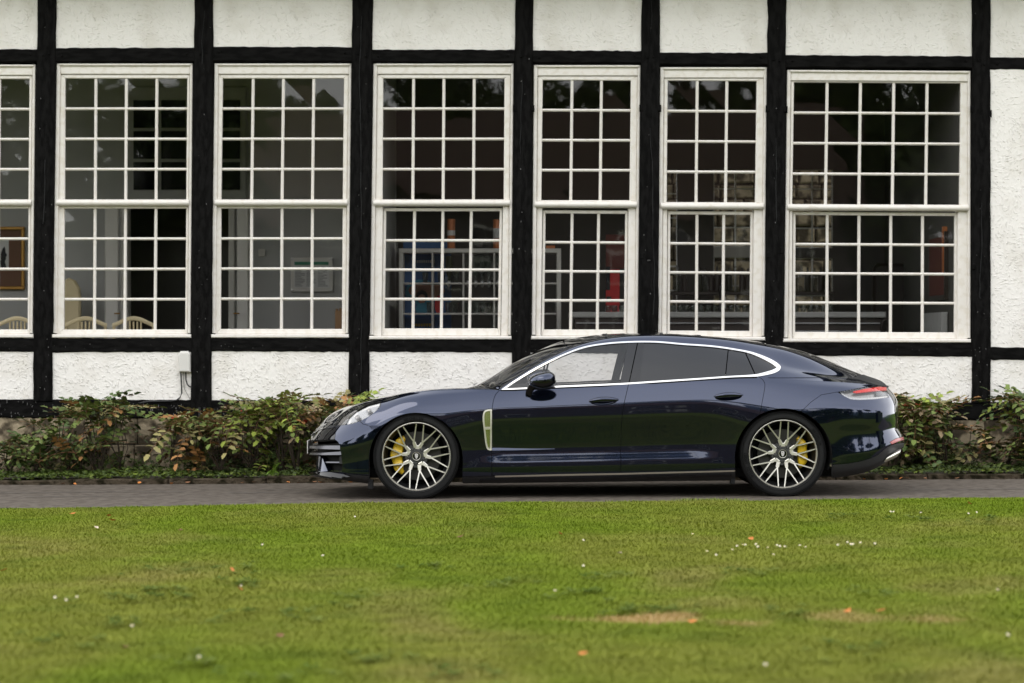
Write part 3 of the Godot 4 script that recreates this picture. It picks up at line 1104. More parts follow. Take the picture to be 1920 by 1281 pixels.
	roof.quad(Vector3(-6.6, 5.22, 0.74), Vector3(6.6, 5.22, 0.74), Vector3(6.6, 9.2, -5.5), Vector3(-6.6, 9.2, -5.5), Vector3(0, 1, 1))
	roof.quad(Vector3(-6.6, 5.22, -11.75), Vector3(6.6, 5.22, -11.75), Vector3(6.6, 9.2, -5.5), Vector3(-6.6, 9.2, -5.5), Vector3(0, 1, -1))
	mat("roof_tile", lin(0.10, 0.06, 0.045), 0.85)
	obj("roof", roof, M.roof_tile, h)
	build_rooms(h)


func flat_px(called: String, x0: float, y0: float, x1: float, y1: float, zf: float, depth: float, bev: float, material, parent: Node) -> MeshInstance3D:
	var m := MB.new()
	m.slab(ring_px([[x0, y0], [x1, y0], [x1, y1], [x0, y1]], zf), zf, zf - depth, bev)
	return obj(called, m, material, parent)


func build_rooms(h: Node3D) -> void:
	var zl := -3.8
	var zr := -5.0
	# dining room on the left
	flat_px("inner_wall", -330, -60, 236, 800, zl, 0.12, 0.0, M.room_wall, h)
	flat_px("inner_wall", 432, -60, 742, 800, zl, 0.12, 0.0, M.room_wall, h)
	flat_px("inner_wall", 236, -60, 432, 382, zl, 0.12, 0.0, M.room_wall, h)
	var m := MB.new()
	m.box(Vector3(-1.42, 0.3, -3.8), Vector3(-1.345, 4.85, -0.27))
	obj("partition_wall", m, M.room_wall, h)
	m = MB.new()
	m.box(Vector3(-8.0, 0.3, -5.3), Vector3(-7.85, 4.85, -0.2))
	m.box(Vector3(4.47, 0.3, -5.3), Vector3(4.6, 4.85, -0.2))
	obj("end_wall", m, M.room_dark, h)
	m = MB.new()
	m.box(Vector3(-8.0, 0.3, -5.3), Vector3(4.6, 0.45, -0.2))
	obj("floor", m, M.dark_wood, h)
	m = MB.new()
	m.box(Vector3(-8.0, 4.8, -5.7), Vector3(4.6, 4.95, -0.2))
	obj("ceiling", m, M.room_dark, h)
	m = MB.new()
	m.box(Vector3(-8.0, 0.3, -5.6), Vector3(-1.42, 4.85, -5.45))
	obj("passage_wall", m, M.dark_wood, h)
	# doorway with its lining, an open leaf on each side and a glazed light above
	flat_px("door_lining", 226, 384, 240, 700, zl + 0.05, 0.2, 0.01, M.room_white, h)
	flat_px("door_lining", 428, 384, 440, 700, zl + 0.05, 0.2, 0.01, M.room_white, h)
	flat_px("door_lining", 226, 374, 440, 386, zl + 0.05, 0.2, 0.01, M.room_white, h)
	for s in [[196, 222, -1.0], [444, 466, 1.0]]:
		var d := flat_px("door_leaf", s[0], 388, s[1], 700, zl + 0.55, 0.05, 0.012, M.room_white, h)
		var hm := MB.new()
		var c := P(s[0] + (20 if s[2] < 0 else 4), 588, zl + 0.6)
		hm.tube([c, c + Vector3(0, 0, 0.05), c + Vector3(0.06 * -s[2], 0, 0.06)], 0.009, 0.008)
		obj("handle", hm, M.gilt, d)
	var t := flat_px("fanlight", 234, 162, 462, 378, zl + 0.04, 0.08, 0.015, M.room_wall, h)
	for j in 3:
		for i in 2:
			flat_px("pane", 250 + i * 52, 188 + j * 58, 296 + i * 52, 240 + j * 58, zl + 0.055, 0.01, 0.0, M.gloss_black, t)
			flat_px("pane", 352 + i * 52, 188 + j * 58, 398 + i * 52, 240 + j * 58, zl + 0.055, 0.01, 0.0, M.gloss_black, t)
	# bar room on the right: back wall with two leaded openings looking on a yard
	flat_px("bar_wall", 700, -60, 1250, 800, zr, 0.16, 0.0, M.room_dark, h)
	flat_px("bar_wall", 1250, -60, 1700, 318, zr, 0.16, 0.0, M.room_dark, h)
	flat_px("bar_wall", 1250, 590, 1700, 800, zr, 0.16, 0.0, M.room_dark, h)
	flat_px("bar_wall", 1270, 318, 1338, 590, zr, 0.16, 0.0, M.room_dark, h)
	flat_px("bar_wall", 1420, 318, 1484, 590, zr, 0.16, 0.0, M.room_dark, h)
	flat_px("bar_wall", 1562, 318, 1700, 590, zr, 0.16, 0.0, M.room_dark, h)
	flat_px("bar_wall", 1338, 463, 1420, 482, zr, 0.16, 0.0, M.room_white, h)
	flat_px("bar_wall", 1484, 465, 1562, 484, zr, 0.16, 0.0, M.room_dark, h)
	for q in [[1338, 318, 1420, 463, 2, 4], [1484, 318, 1562, 465, 2, 4], [1338, 482, 1420, 590, 2, 2], [1484, 484, 1562, 590, 2, 3], [1250, 318, 1270, 590, 1, 6]]:
		var lw := root("leaded_window", Vector3.ZERO, h)
		var lm := MB.new()
		for i in range(0, q[4] + 1):
			var x := lerpf(q[0], q[2], float(i) / q[4])
			lm.slab(ring_px([[x - 1.4, q[1]], [x + 1.4, q[1]], [x + 1.4, q[3]], [x - 1.4, q[3]]], zr - 0.05), zr - 0.05, zr - 0.07, 0.0)
		for j in range(0, q[5] + 1):
			var y := lerpf(q[1], q[3], float(j) / q[5])
			lm.slab(ring_px([[q[0], y - 1.2], [q[2], y - 1.2], [q[2], y + 1.2], [q[0], y + 1.2]], zr - 0.052), zr - 0.052, zr - 0.068, 0.0)
		obj("leading", lm, M.steel, lw)
	# the yard wall seen through them, of rough stone
	rng.seed = 31
	var yard := root("yard_wall")
	tag(yard, "rough stone wall in the yard seen through the far leaded windows", "wall")
	var zy := -8.0
	var y := 0.2
	while y < 4.3:
		var hh := rr(0.16, 0.24)
		var x := 1.4
		while x < 5.4:
			var w := rr(0.22, 0.5)
			var sm := MB.new()
			sm.slab([Vector2(x + 0.01, y), Vector2(x + w - 0.01, y + rr(0, 0.01)), Vector2(x + w - 0.012, y + hh - 0.02), Vector2(x + 0.012, y + hh - 0.02 + rr(-0.01, 0.01))], zy + rr(0, 0.06), zy - 0.2, 0.02)
			obj("stone", sm, M.stone, yard)
			x += w
		y += hh
	var backing := MB.new()
	backing.box(Vector3(1.3, 0, zy - 0.3), Vector3(5.5, 4.35, zy - 0.03))
	obj("mortar", backing, M.kerb, yard)

	# ---- things in the dining room
	var z := zl + 0.02
	var pic := root("framed_picture")
	tag(pic, "gilt framed print with a dark profile on the dining room wall", "picture")
	for q in [[-60, 425, 45, 431], [-60, 537, 45, 543], [39, 431, 45, 537], [-60, 431, -54, 537]]:
		flat_px("frame", q[0], q[1], q[2], q[3], z + 0.04, 0.05, 0.008, M.gilt, pic)
	mat("mount_brown", lin(0.16, 0.085, 0.055), 0.9)
	flat_px("mount", -54, 431, 39, 537, z + 0.01, 0.02, 0.0, M.mount_brown, pic)
	flat_px("print", -40, 449, 16, 502, z + 0.016, 0.01, 0.0, M.paper, pic)
	m = MB.new()
	var prof := ring_px([[2, 502], [0, 490], [3, 484], [1, 476], [5, 466], [8, 462], [10, 468], [10, 473], [13, 478], [10, 480], [11, 485], [9, 491], [12, 502]], z + 0.021)
	for i in range(1, prof.size() - 1):
		m.ftri(Vector3(prof[0].x, prof[0].y, z + 0.021), Vector3(prof[i].x, prof[i].y, z + 0.021), Vector3(prof[i + 1].x, prof[i + 1].y, z + 0.021), Vector3(0, 0, 1))
	obj("profile", m, M.ink, pic)
	# a cream upholstered screen
	m = MB.new()
	m.slab(ring_px([[116, 527], [128, 521], [140, 526], [148, 540], [150, 556], [150, 700], [90, 700], [90, 530]], z + 0.5), z + 0.5, z + 0.42, 0.02)
	tag(obj("screen", m, M.cream), "cream rounded screen standing behind the dining chairs", "screen")
	for c in [[32, "leftmost cream chair back behind the cut-off window"], [160, "cream carved chair back at the left of its window"], [250, "cream carved chair back at the right of its window"]]:
		var ch := root("dining_chair")
		tag(ch, c[1], "chair", "cream dining chairs with carved backs")
		var cz := -1.2
		var x: float = c[0]
		var cm := MB.new()
		var top := []
		for i in 15:
			var u := i / 14.0 * 2 - 1
			top.append([x + u * 40, 606 - 9 * cos(u * PI * 0.5) - 2.5 * cos(u * PI)])
		var pts := []
		for i in 15:
			var a := P(top[i][0], top[i][1] - 1.5, cz)
			var b := P(top[i][0], top[i][1] + 6.5, cz)
			pts.append_array([Vector3(a.x, a.y, cz - 0.02), a, b, Vector3(b.x, b.y, cz - 0.02)])
		cm.grid(pts, 4, Vector3(0, 0, 1))
		obj("top_rail", cm, M.cream, ch)
		for k in [-2, -1, 0, 1, 2]:
			flat_px("slat", x + k * 7 - 1.6, 603, x + k * 7 + 1.6, 690, cz - 0.003, 0.02, 0.004, M.cream, ch)
		for s in [-1.0, 1.0]:
			flat_px("leg", x + s * 37 - 2.5, 606, x + s * 37 + 2.5, 780, cz - 0.004, 0.03, 0.006, M.cream, ch)
		var sm := MB.new()
		var c0 := P(x, 700, cz)
		sm.box(Vector3(c0.x - 0.2, c0.y - 0.05, cz), Vector3(c0.x + 0.2, c0.y, cz + 0.4), 0.02)
		obj("seat", sm, M.cream, ch)
	var nb := root("notice_board")
	tag(nb, "clear framed notice with a green heading on the dining room wall", "notice")
	flat_px("backing", 545, 483, 624, 547, z + 0.03, 0.03, 0.004, M.room_white, nb)
	flat_px("sheet", 551, 490, 617, 540, z + 0.036, 0.004, 0.0, M.paper, nb)
	flat_px("heading", 552, 491, 616, 497, z + 0.040, 0.003, 0.0, M.paper_green, nb)
	var tx := MB.new()
	for r in 13:
		for k in 3:
			var a := 553.0 + k * 21.5
			var w := rr(9, 19)
			tx.slab(ring_px([[a, 501 + r * 2.9], [a + w, 501 + r * 2.9], [a + w, 502 + r * 2.9], [a, 502 + r * 2.9]], z + 0.0385), z + 0.0385, z + 0.036, 0.0)
	obj("print", tx, M.rim_grey, nb)
	for q in [[548, 486], [621, 486], [548, 544], [621, 544]]:
		var c := P(q[0], q[1], z + 0.04)
		var sm := MB.new()
		sm.lathe_z(c, [Vector2(0.012, -0.01), Vector2(0.012, 0.008), Vector2(0, 0.01)], 10)
		obj("stud", sm, M.steel, nb)
	var sw := root("light_switch")
	tag(sw, "white light switch on the wall left of the notice", "switch")
	flat_px("plate", 484, 467, 497, 481, z + 0.012, 0.015, 0.003, M.room_white, sw)
	flat_px("rocker", 488.5, 471, 492.5, 477, z + 0.018, 0.01, 0.002, M.white_plastic, sw)
	mat("oak", lin(0.28, 0.15, 0.06), 0.5)
	var st := root("wooden_stand")
	tag(st, "small light oak stand with a notched top under the notice", "stand")
	flat_px("panel", 628, 583, 641, 700, -1.4, 0.08, 0.006, M.oak, st)
	flat_px("rail", 629, 579, 634, 583, -1.4, 0.06, 0.004, M.oak, st)
	flat_px("rail", 636, 578, 641, 583, -1.4, 0.06, 0.004, M.oak, st)

	# ---- things in the bar
	z = -2.4
	var sh := root("shelf_unit")
	tag(sh, "white open shelf unit with compartments behind the fourth window", "shelves")
	flat_px("top", 748, 466, 1052, 474, z, 0.36, 0.004, M.room_white, sh)
	for x in [748.0, 1044.0]:
		flat_px("side", x, 474, x + 8, 760, z, 0.36, 0.004, M.room_white, sh)
	for x in [809.0, 867.0, 925.0, 985.0]:
		flat_px("divider", x, 474, x + 3.2, 760, z - 0.006, 0.33, 0.002, M.room_white, sh)
	for y2 in [530.0, 587.0, 644.0]:
		flat_px("shelf", 756, y2, 1044, y2 + 3, z - 0.01, 0.33, 0.002, M.room_white, sh)
	var po := root("poster")
	tag(po, "blue advertising panel with a dark-haired figure seen through the shelves", "poster")
	var pz := z - 0.42
	flat_px("panel", 756, 452, 846, 640, pz, 0.03, 0.0, M.blue_print, po)
	var blob := func(mt, ring: Array, dz: float):
		var bm := MB.new()
		bm.slab(ring_px(ring, pz + dz), pz + dz, pz + dz - 0.002, 0.0)
		obj("print", bm, mt, po)
	var disc := func(mt, cx: float, cy: float, rx: float, ry: float, dz: float):
		var ring := []
		for k in 18:
			ring.append([cx + cos(TAU * k / 18) * rx, cy + sin(TAU * k / 18) * ry])
		blob.call(mt, ring, dz)
	disc.call(M.teal_print, 790, 548, 30, 24, 0.004)
	disc.call(M.skin_print, 800, 545, 34, 16, 0.008)
	disc.call(M.ink, 791, 556, 11, 12, 0.012)
	disc.call(M.skin_print, 791, 561, 7, 9, 0.016)
	disc.call(M.teal_print, 793, 580, 14, 12, 0.020)
	disc.call(M.red_paint, 823, 572, 8, 18, 0.012)
	disc.call(M.paper, 812, 491, 3, 6, 0.008)
	for k in 7:
		blob.call(M.paper, [[782 + k * 4, 488], [784.5 + k * 4, 488], [784.5 + k * 4, 493], [782 + k * 4, 493]], 0.006)
		blob.call(M.yellow_print, [[774 + k * 5, 607], [777.5 + k * 5, 607], [777.5 + k * 5, 612], [774 + k * 5, 612]], 0.006)
	for c in [[846, 411, 467, true, "copper-coloured tube with a white label, left of the pair on the shelves"], [932, 412, 467, false, "copper-coloured tube with a pale lower half, right of the pair on the shelves"]]:
		var tb := root("gift_tube")
		tag(tb, c[4], "tube", "copper-coloured tubes on the shelf unit")
		var a := P(c[0], c[2], z - 0.15)
		var b := P(c[0], c[1], z - 0.15)
		var r := 0.043
		m = MB.new()
		m.lathe_y(a, [Vector2(0, 0), Vector2(r, 0), Vector2(r, b.y - a.y), Vector2(0, b.y - a.y)], 18)
		obj("body", m, M.copper, tb)
		m = MB.new()
		var fr := 0.45 if c[3] else 0.35
		var y0 := a.y + (b.y - a.y) * fr
		var y1 := a.y + (b.y - a.y) * (0.62 if c[3] else 0.70)
		m.lathe_y(Vector3(a.x, 0, a.z), [Vector2(r + 0.001, y0), Vector2(r + 0.001, y1)], 18)
		obj("label", m, M.paper if c[3] else M.room_wall, tb)
	m = MB.new()
	var c3 := P(1032, 467, z - 0.1)
	m.box(Vector3(c3.x - 0.05, c3.y, c3.z - 0.05), Vector3(c3.x + 0.05, c3.y + 0.035, c3.z + 0.05), 0.004)
	tag(obj("orange_box", m, M.copper), "small orange box on the right end of the shelf unit", "box")
	# glasses on the shelves, optics bottles hung upside down
	rng.seed = 88
	var tumbler := MB.new()
	tumbler.lathe_y(Vector3.ZERO, [Vector2(0.0, 0.0), Vector2(0.026, 0.0), Vector2(0.033, 0.12), Vector2(0.031, 0.12), Vector2(0.024, 0.008), Vector2(0.0, 0.008)], 14)
	var tmesh := mesh_of(tumbler)
	for r in [[587, 17], [644, 12], [530, 6]]:
		for k in r[1]:
			var x := 872.0 + rng.randf() * 110 if k > 3 else 765.0 + rng.randf() * 90
			if r[0] == 530 and x > 860:
				x = 815 + rng.randf() * 46
			var c := P(x, r[0], z - 0.08 - rng.randf() * 0.18)
			var o := obj("drinking_glass", tmesh, M.bottle_glass)
			o.position = Vector3(c.x, P(x, r[0], z - 0.01).y + 0.002, c.z)
			tag(o, "clear tumbler on the %s shelf of the white unit in the bar" % ("top" if r[0] == 530 else "middle" if r[0] == 587 else "lowest visible"), "glass", "tumblers in the white shelf unit")
	var bottle := MB.new()
	bottle.lathe_y(Vector3.ZERO, [Vector2(0.0, 0.0), Vector2(0.036, 0.0), Vector2(0.038, 0.01), Vector2(0.038, 0.17), Vector2(0.03, 0.20), Vector2(0.014, 0.225), Vector2(0.013, 0.28), Vector2(0.015, 0.285), Vector2(0.0, 0.287)], 14)
	var cap := MB.new()
	cap.lathe_y(Vector3.ZERO, [Vector2(0.0, 0.27), Vector2(0.017, 0.272), Vector2(0.020, 0.30), Vector2(0.016, 0.33), Vector2(0.006, 0.345), Vector2(0.0, 0.345)], 12)
	var bm2 := mesh_of([bottle, cap])
	for x in [878.0, 892.0, 904.0, 917.0, 934.0, 842.0]:
		var o := obj("hanging_bottle", bm2, [M.bottle_glass, M.steel] if x > 860 else [M.bottle_dark, M.steel])
		var c := P(x, 480, z - 0.06)
		o.position = Vector3(c.x, c.y, c.z)
		o.rotation.z = PI
		tag(o, "upside-down bottle with a metal measure hung in the shelf unit", "bottle", "upturned bottles in the shelf unit")
	# the red panel by the bar
	mat("print_maroon", lin(0.16, 0.05, 0.04), 0.8)
	z = -3.4
	var rp := root("red_panel")
	tag(rp, "tall red panel with a dark bottle print behind the bar counter", "panel")
	flat_px("board", 1136, 505, 1162, 600, z, 0.03, 0.003, M.red_paint, rp)
	flat_px("header", 1136, 440, 1172, 504, z - 0.002, 0.03, 0.003, M.print_maroon, rp)
	flat_px("print", 1136, 500, 1144, 544, z + 0.004, 0.006, 0.0, M.ink, rp)
	flat_px("print", 1137, 556, 1146, 566, z + 0.004, 0.006, 0.0, M.dark_wood, rp)
	# the counter
	var bc := root("bar_counter")
	tag(bc, "long dark bar counter with a pale top and two thin metal rails", "bar")
	z = -2.0
	flat_px("top", 1068, 585, 1662, 596, z, 0.55, 0.012, M.room_wall, bc)
	flat_px("front", 1078, 596, 1652, 760, z - 0.05, 0.45, 0.0, M.dark_wood, bc)
	for y2 in [606.0, 621.0]:
		var rm := MB.new()
		var a := P(1080, y2, z - 0.02)
		var b := P(1650, y2 + 0.5, z - 0.02)
		rm.tube([a, b], 0.008, 0.008)
		obj("rail", rm, M.steel, bc)
	var fl := MB.new()
	var cc := P(1660, 615, z)
	for k in 18:
		var a := k / 17.0 * TAU * 1.1
		var rad := 0.10 - 0.0035 * k
		var p0 := cc + Vector3(cos(a) * rad * 0.55, sin(a) * rad, 0)
		if k > 0:
			var a1 := (k - 1) / 17.0 * TAU * 1.1
			var r1 := 0.10 - 0.0035 * (k - 1)
			fl.tube([cc + Vector3(cos(a1) * r1 * 0.55, sin(a1) * r1, 0), p0], 0.012, 0.012, 6)
	obj("scroll", fl, M.dark_wood, bc)
	# rows of glasses and bottles on and behind the counter
	var short := MB.new()
	short.lathe_y(Vector3.ZERO, [Vector2(0.0, 0.0), Vector2(0.030, 0.0), Vector2(0.036, 0.04), Vector2(0.034, 0.075), Vector2(0.032, 0.075), Vector2(0.030, 0.012), Vector2(0.0, 0.010)], 12)
	var smesh := mesh_of(short)
	var xx := 1140.0
	while xx < 1562.0:
		if not (xx > 1178 and xx < 1252) and not (xx > 1424 and xx < 1486):
			var o := obj("drinking_glass", smesh, M.bottle_glass)
			var c := P(xx, 585, z - 0.2 - rng.randf() * 0.15)
			o.position = Vector3(c.x, P(xx, 585, z).y + 0.001, c.z)
			tag(o, "short glass in the row standing along the bar counter", "glass", "short glasses along the bar counter")
		xx += rng.randf_range(12, 15)
	flat_px("back_shelf", 1250, 548, 1440, 553, -4.4, 0.2, 0.004, M.steel, rp)
	var bshelf := root("back_bar_shelf")
	tag(bshelf, "shelf of bottles in front of the leaded window behind the bar", "shelf")
	flat_px("board", 1250, 547, 1566, 553, -4.2, 0.22, 0.004, M.dark_wood, bshelf)
	for s in [1262.0, 1556.0]:
		flat_px("bracket", s, 553, s + 5, 700, -4.25, 0.1, 0.004, M.dark_wood, bshelf)
	var bmesh := mesh_of(bottle)
	for x in [1312, 1323, 1334, 1345, 1358, 1368, 1379, 1392, 1403, 1414, 1492, 1504, 1515, 1528, 1540, 1552, 1270, 1284]:
		var c := P(x, 547, -4.3)
		var k := rng.randi() % 4
		var o := obj("bottle", bmesh, [M.bottle_glass, M.bottle_dark, M.bottle_glass, M.dark_wood][k] if x < 1500 else [M.bottle_glass, M.bottle_dark, M.bottle_glass, M.dark_wood][k])
		var s := rng.randf_range(0.85, 1.1)
		o.scale = Vector3(s, s, s)
		o.position = Vector3(c.x, c.y + 0.002, c.z - 0.03)
		tag(o, ["clear", "dark", "pale", "brown"][k] + " bottle on the shelf behind the bar, " + ("in the left window" if x < 1450 else "in the widest window"), "bottle", "bottles on the back bar shelf")
	var tap := root("beer_tap")
	tag(tap, "dark beer pump handle with a pale badge standing on the bar", "pump")
	var tc := P(1352, 586, z - 0.12)
	m = MB.new()
	m.lathe_y(Vector3(tc.x, tc.y, tc.z), [Vector2(0, 0), Vector2(0.035, 0), Vector2(0.03, 0.03), Vector2(0.02, 0.18), Vector2(0.026, 0.2), Vector2(0.032, 0.27), Vector2(0.02, 0.30), Vector2(0, 0.305)], 12)
	obj("handle", m, M.gloss_black, tap)
	m = MB.new()
	m.box(tc + Vector3(0.015, 0.04, 0.02), tc + Vector3(0.05, 0.17, 0.03), 0.003)
	obj("badge", m, M.room_wall, tap)
	# the right end: a high-backed chair, a picture, a coat and a radiator by the end wall
	var hc := root("high_backed_chair")
	tag(hc, "dark high-backed leather chair beyond the end of the bar", "chair")
	m = MB.new()
	m.slab(ring_px([[1638, 502], [1645, 494], [1694, 494], [1703, 502], [1703, 640], [1638, 640]], -3.6), -3.6, -3.72, 0.03)
	mat("leather", lin(0.02, 0.014, 0.01), 0.5)
	obj("backrest", m, M.leather, hc)
	var s0 := P(1670, 610, -3.6)
	m = MB.new()
	m.box(Vector3(s0.x - 0.22, 0.85, -3.6), Vector3(s0.x + 0.22, 0.97, -3.15), 0.03)
	obj("seat", m, M.leather, hc)
	for q in [[-0.19, -3.58], [0.19, -3.58], [-0.19, -3.2], [0.19, -3.2]]:
		m = MB.new()
		m.tube([Vector3(s0.x + q[0], 0.45, q[1]), Vector3(s0.x + q[0], 0.86, q[1])], 0.02, 0.025)
		obj("leg", m, M.dark_wood, hc)
	var p2 := root("wall_picture")
	tag(p2, "reddish framed picture on the end wall behind the widest window", "picture")
	m = MB.new()
	m.box(Vector3(4.43, 1.75, -1.7), Vector3(4.468, 2.45, -0.75))
	obj("frame", m, M.dark_wood, p2)
	m = MB.new()
	m.box(Vector3(4.425, 1.80, -1.64), Vector3(4.43, 2.40, -0.81))
	obj("print", m, M.print_maroon, p2)
	m = MB.new()
	m.box(Vector3(4.42, 2.0, -0.86), Vector3(4.466, 2.5, -0.80))
	obj("edge_strip", m, M.copper, p2)
	var ra := root("radiator")
	tag(ra, "pale ribbed radiator under the picture on the end wall", "radiator")
	for k in 12:
		m = MB.new()
		m.box(Vector3(4.39, 1.02, -1.9 + k * 0.1), Vector3(4.46, 1.62, -1.83 + k * 0.1), 0.01)
		obj("rib", m, M.room_wall, ra)


# ---------------------------------------------------------------- fittings on the wall
func build_fittings() -> void:
	var b := root("meter_box")
	tag(b, "white plastic meter box on the plaster beside the second post", "meter box")
	piece("case", [[333, 668], [337, 660.5], [353, 660], [356, 664], [356, 698], [335, 698]], 0.085, 0.0, 0.012, M.white_plastic, b)
	piece("lid_edge", [[338, 658.5], [353, 658.5], [353, 661.5], [337, 661.5]], 0.06, 0.0, 0.004, M.white_plastic, b)
	mat("cable_black", lin(0.012, 0.012, 0.012), 0.5)
	mat("cable_grey", lin(0.30, 0.29, 0.27), 0.6)
	var path := []
	for q in [[338.5, 698], [339.5, 712], [340.3, 728], [340.5, 738], [337, 746], [331, 750.5], [322, 752], [300, 752.5], [278, 753], [262, 756]]:
		path.append(P(q[0], q[1], 0.028))
	var m := MB.new()
	m.tube(path, 0.0075, 0.0075)
	obj("cable", m, M.cable_black, b)
	path = []
	for q in [[348, 698], [348.5, 712], [351, 721], [355, 725], [360, 727]]:
		path.append(P(q[0], q[1], 0.03))
	m = MB.new()
	m.tube(path, 0.007, 0.007)
	obj("cable", m, M.cable_black, b)
	path = []
	for q in [[343.5, 698], [344, 715], [346, 730], [352, 741], [356, 748]]:
		path.append(P(q[0], q[1], 0.02))
	m = MB.new()
	m.tube(path, 0.004, 0.004)
	obj("cable", m, M.cable_grey, b)
	var pi := root("service_pipes")
	tag(pi, "two dark pipes dropping from the foot of the second post", "pipes")
	for x in [374.0, 383.0]:
		m = MB.new()
		m.tube([P(x, 764, 0.05), P(x + 0.5, 800, 0.05), P(x + 1, 860, 0.06)], 0.014, 0.014)
		obj("pipe", m, M.cable_black, pi)


# ---------------------------------------------------------------- shrubs
func holly_leaflet(m: MB, o: Vector3, dir: Vector3, up: Vector3, ln: float, wd: float) -> void:
	var side := dir.cross(up).normalized()
	var fold := up * wd * 0.35
	var n1 := (up + side * 0.45).normalized()
	var n2 := (up - side * 0.45).normalized()
	var c := [o]
	var L := []
	var R := []
	var ws := [0.25, 0.9, 0.72, 1.0, 0.6, 0.0]
	for i in 6:
		var t := (i + 0.35) / 5.35
		var mid := o + dir * ln * t - up * ln * 0.18 * t * t
		c.append(mid)
		L.append(mid + side * wd * ws[i] + fold * ws[i])
		R.append(mid - side * wd * ws[i] + fold * ws[i])
	for i in 5:
		m.tri(c[i + 1], c[i + 2], L[i + 1], up, up, n1)
		m.tri(c[i + 1], L[i + 1], L[i], up, n1, n1)
		m.tri(c[i + 1], c[i + 2], R[i + 1], up, up, n2)
		m.tri(c[i + 1], R[i + 1], R[i], up, n2, n2)


func compound_leaf(seed_: int, tint: Color, pairs: int, warm := false) -> ArrayMesh:
	var g := RandomNumberGenerator.new()
	g.seed = seed_
	var m := MB.new()
	var ln := 0.050
	var path := []
	for i in pairs + 2:
		var t := float(i) / (pairs + 1)
		path.append(Vector3(0, 0.05 * t - 0.11 * t * t, t * 0.052 * (pairs + 1)))
	m.col = Color(0.20, 0.10, 0.05)
	m.tube(path, 0.0022, 0.0012, 4)
	for i in range(1, pairs + 1):
		for s in [-1.0, 1.0]:
			m.col = tint * g.randf_range(0.75, 1.25)
			if warm and g.randf() < 0.06:
				m.col = Color(0.42, 0.04, 0.03)
			var d := Vector3(s * 0.95, g.randf_range(-0.15, 0.25), g.randf_range(0.25, 0.5)).normalized()
			holly_leaflet(m, path[i], d, (Vector3.UP + Vector3(g.randf_range(-0.3, 0.3), 0, g.randf_range(-0.3, 0.3))).normalized(), ln * g.randf_range(0.95, 1.3), ln * 0.36)
	m.col = tint * g.randf_range(0.9, 1.3)
	holly_leaflet(m, path[pairs + 1], Vector3(0, -0.2, 1).normalized(), Vector3.UP, ln * 1.3, ln * 0.38)
	return mesh_of(m)


var leaf_kinds := {}


func make_leaf_kinds() -> void:
	var tints := {"dark": Color(0.070, 0.105, 0.035), "green": Color(0.140, 0.185, 0.050), "bright": Color(0.235, 0.290, 0.055), "olive": Color(0.260, 0.230, 0.095), "tan": Color(0.36, 0.270, 0.165), "rust": Color(0.33, 0.170, 0.065), "red": Color(0.42, 0.035, 0.028)}
	var k := 500
	for t in tints:
		leaf_kinds[t] = [compound_leaf(k, tints[t], 3, t in ["rust", "tan"]), compound_leaf(k + 1, tints[t], 4, t == "olive")]
		k += 2


# a bush as clumps of stems ending in whorls of leaves; whorls given as surveyed places
func shrub(label: String, base: Array, whorls: Array, mix: Array, seed_: int, per: int, size := 1.0) -> void:
	rng.seed = seed_
	var s := root("mahonia_bush")
	tag(s, label, "bush", "mahonia bushes along the foot of the wall")
	var bp := []
	for b in base:
		bp.append(Vector3(P(b, 800, 0.45).x, gy(P(b, 800, 0.45).x) + 0.05, 0.45 + rr(-0.15, 0.2)))
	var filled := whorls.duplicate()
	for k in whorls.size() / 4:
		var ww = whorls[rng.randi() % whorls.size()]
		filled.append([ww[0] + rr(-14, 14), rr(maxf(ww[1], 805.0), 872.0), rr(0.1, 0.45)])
	var nth := 0
	for w in filled:
		nth += 1
		var z: float = w[2] if w.size() > 2 else rr(0.25, 0.85)
		var tip := P(w[0], w[1], z)
		var near: Vector3 = bp[0]
		for b in bp:
			if absf(b.x - tip.x) < absf(near.x - tip.x):
				near = b
		var mid := near.lerp(tip, 0.5) + Vector3(rr(-0.08, 0.08), rr(-0.05, 0.02), rr(-0.06, 0.1))
		var stems := MB.new()
		stems.tube([near, near.lerp(mid, 0.6) + Vector3(rr(-0.02, 0.02), 0, 0), mid, tip.lerp(mid, 0.4), tip], 0.008, 0.003, 5)
		obj("stem", stems, M.bark, s)
		var a0 := rng.randf() * TAU
		for k in per:
			var a := a0 + k * 2.4 + rr(-0.3, 0.3)
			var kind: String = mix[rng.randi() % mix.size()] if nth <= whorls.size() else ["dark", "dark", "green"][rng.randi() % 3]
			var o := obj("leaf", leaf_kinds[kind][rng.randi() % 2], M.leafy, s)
			var elev := rr(-0.75, 0.55)
			var drop := rng.randf() * 0.10 * (k / float(per))
			var bs := Basis(Vector3.UP, a) * Basis(Vector3.RIGHT, elev) * Basis(Vector3(0, 0, 1), rr(-0.5, 0.5))
			var sc := size * rr(0.95, 1.5)
			o.transform = Transform3D(bs.scaled(Vector3(sc, sc, sc)), tip - Vector3(0, drop, 0))


func spread(n: int, x0: float, x1: float, top: Array, y1: float) -> Array:
	# whorls scattered below a skyline given as [x, y] points
	var out := []
	for k in n:
		var x := lerpf(x0, x1, (k + rng.randf()) / n)
		var ty: float = top[0][1]
		for i in top.size() - 1:
			if x >= top[i][0]:
				ty = lerpf(top[i][1], top[i + 1][1], clampf((x - top[i][0]) / (top[i + 1][0] - top[i][0]), 0, 1))
		var t := rng.randf()
		out.append([x, lerpf(ty + 13, y1, t * t if k % 3 else 0.0)])
	return out


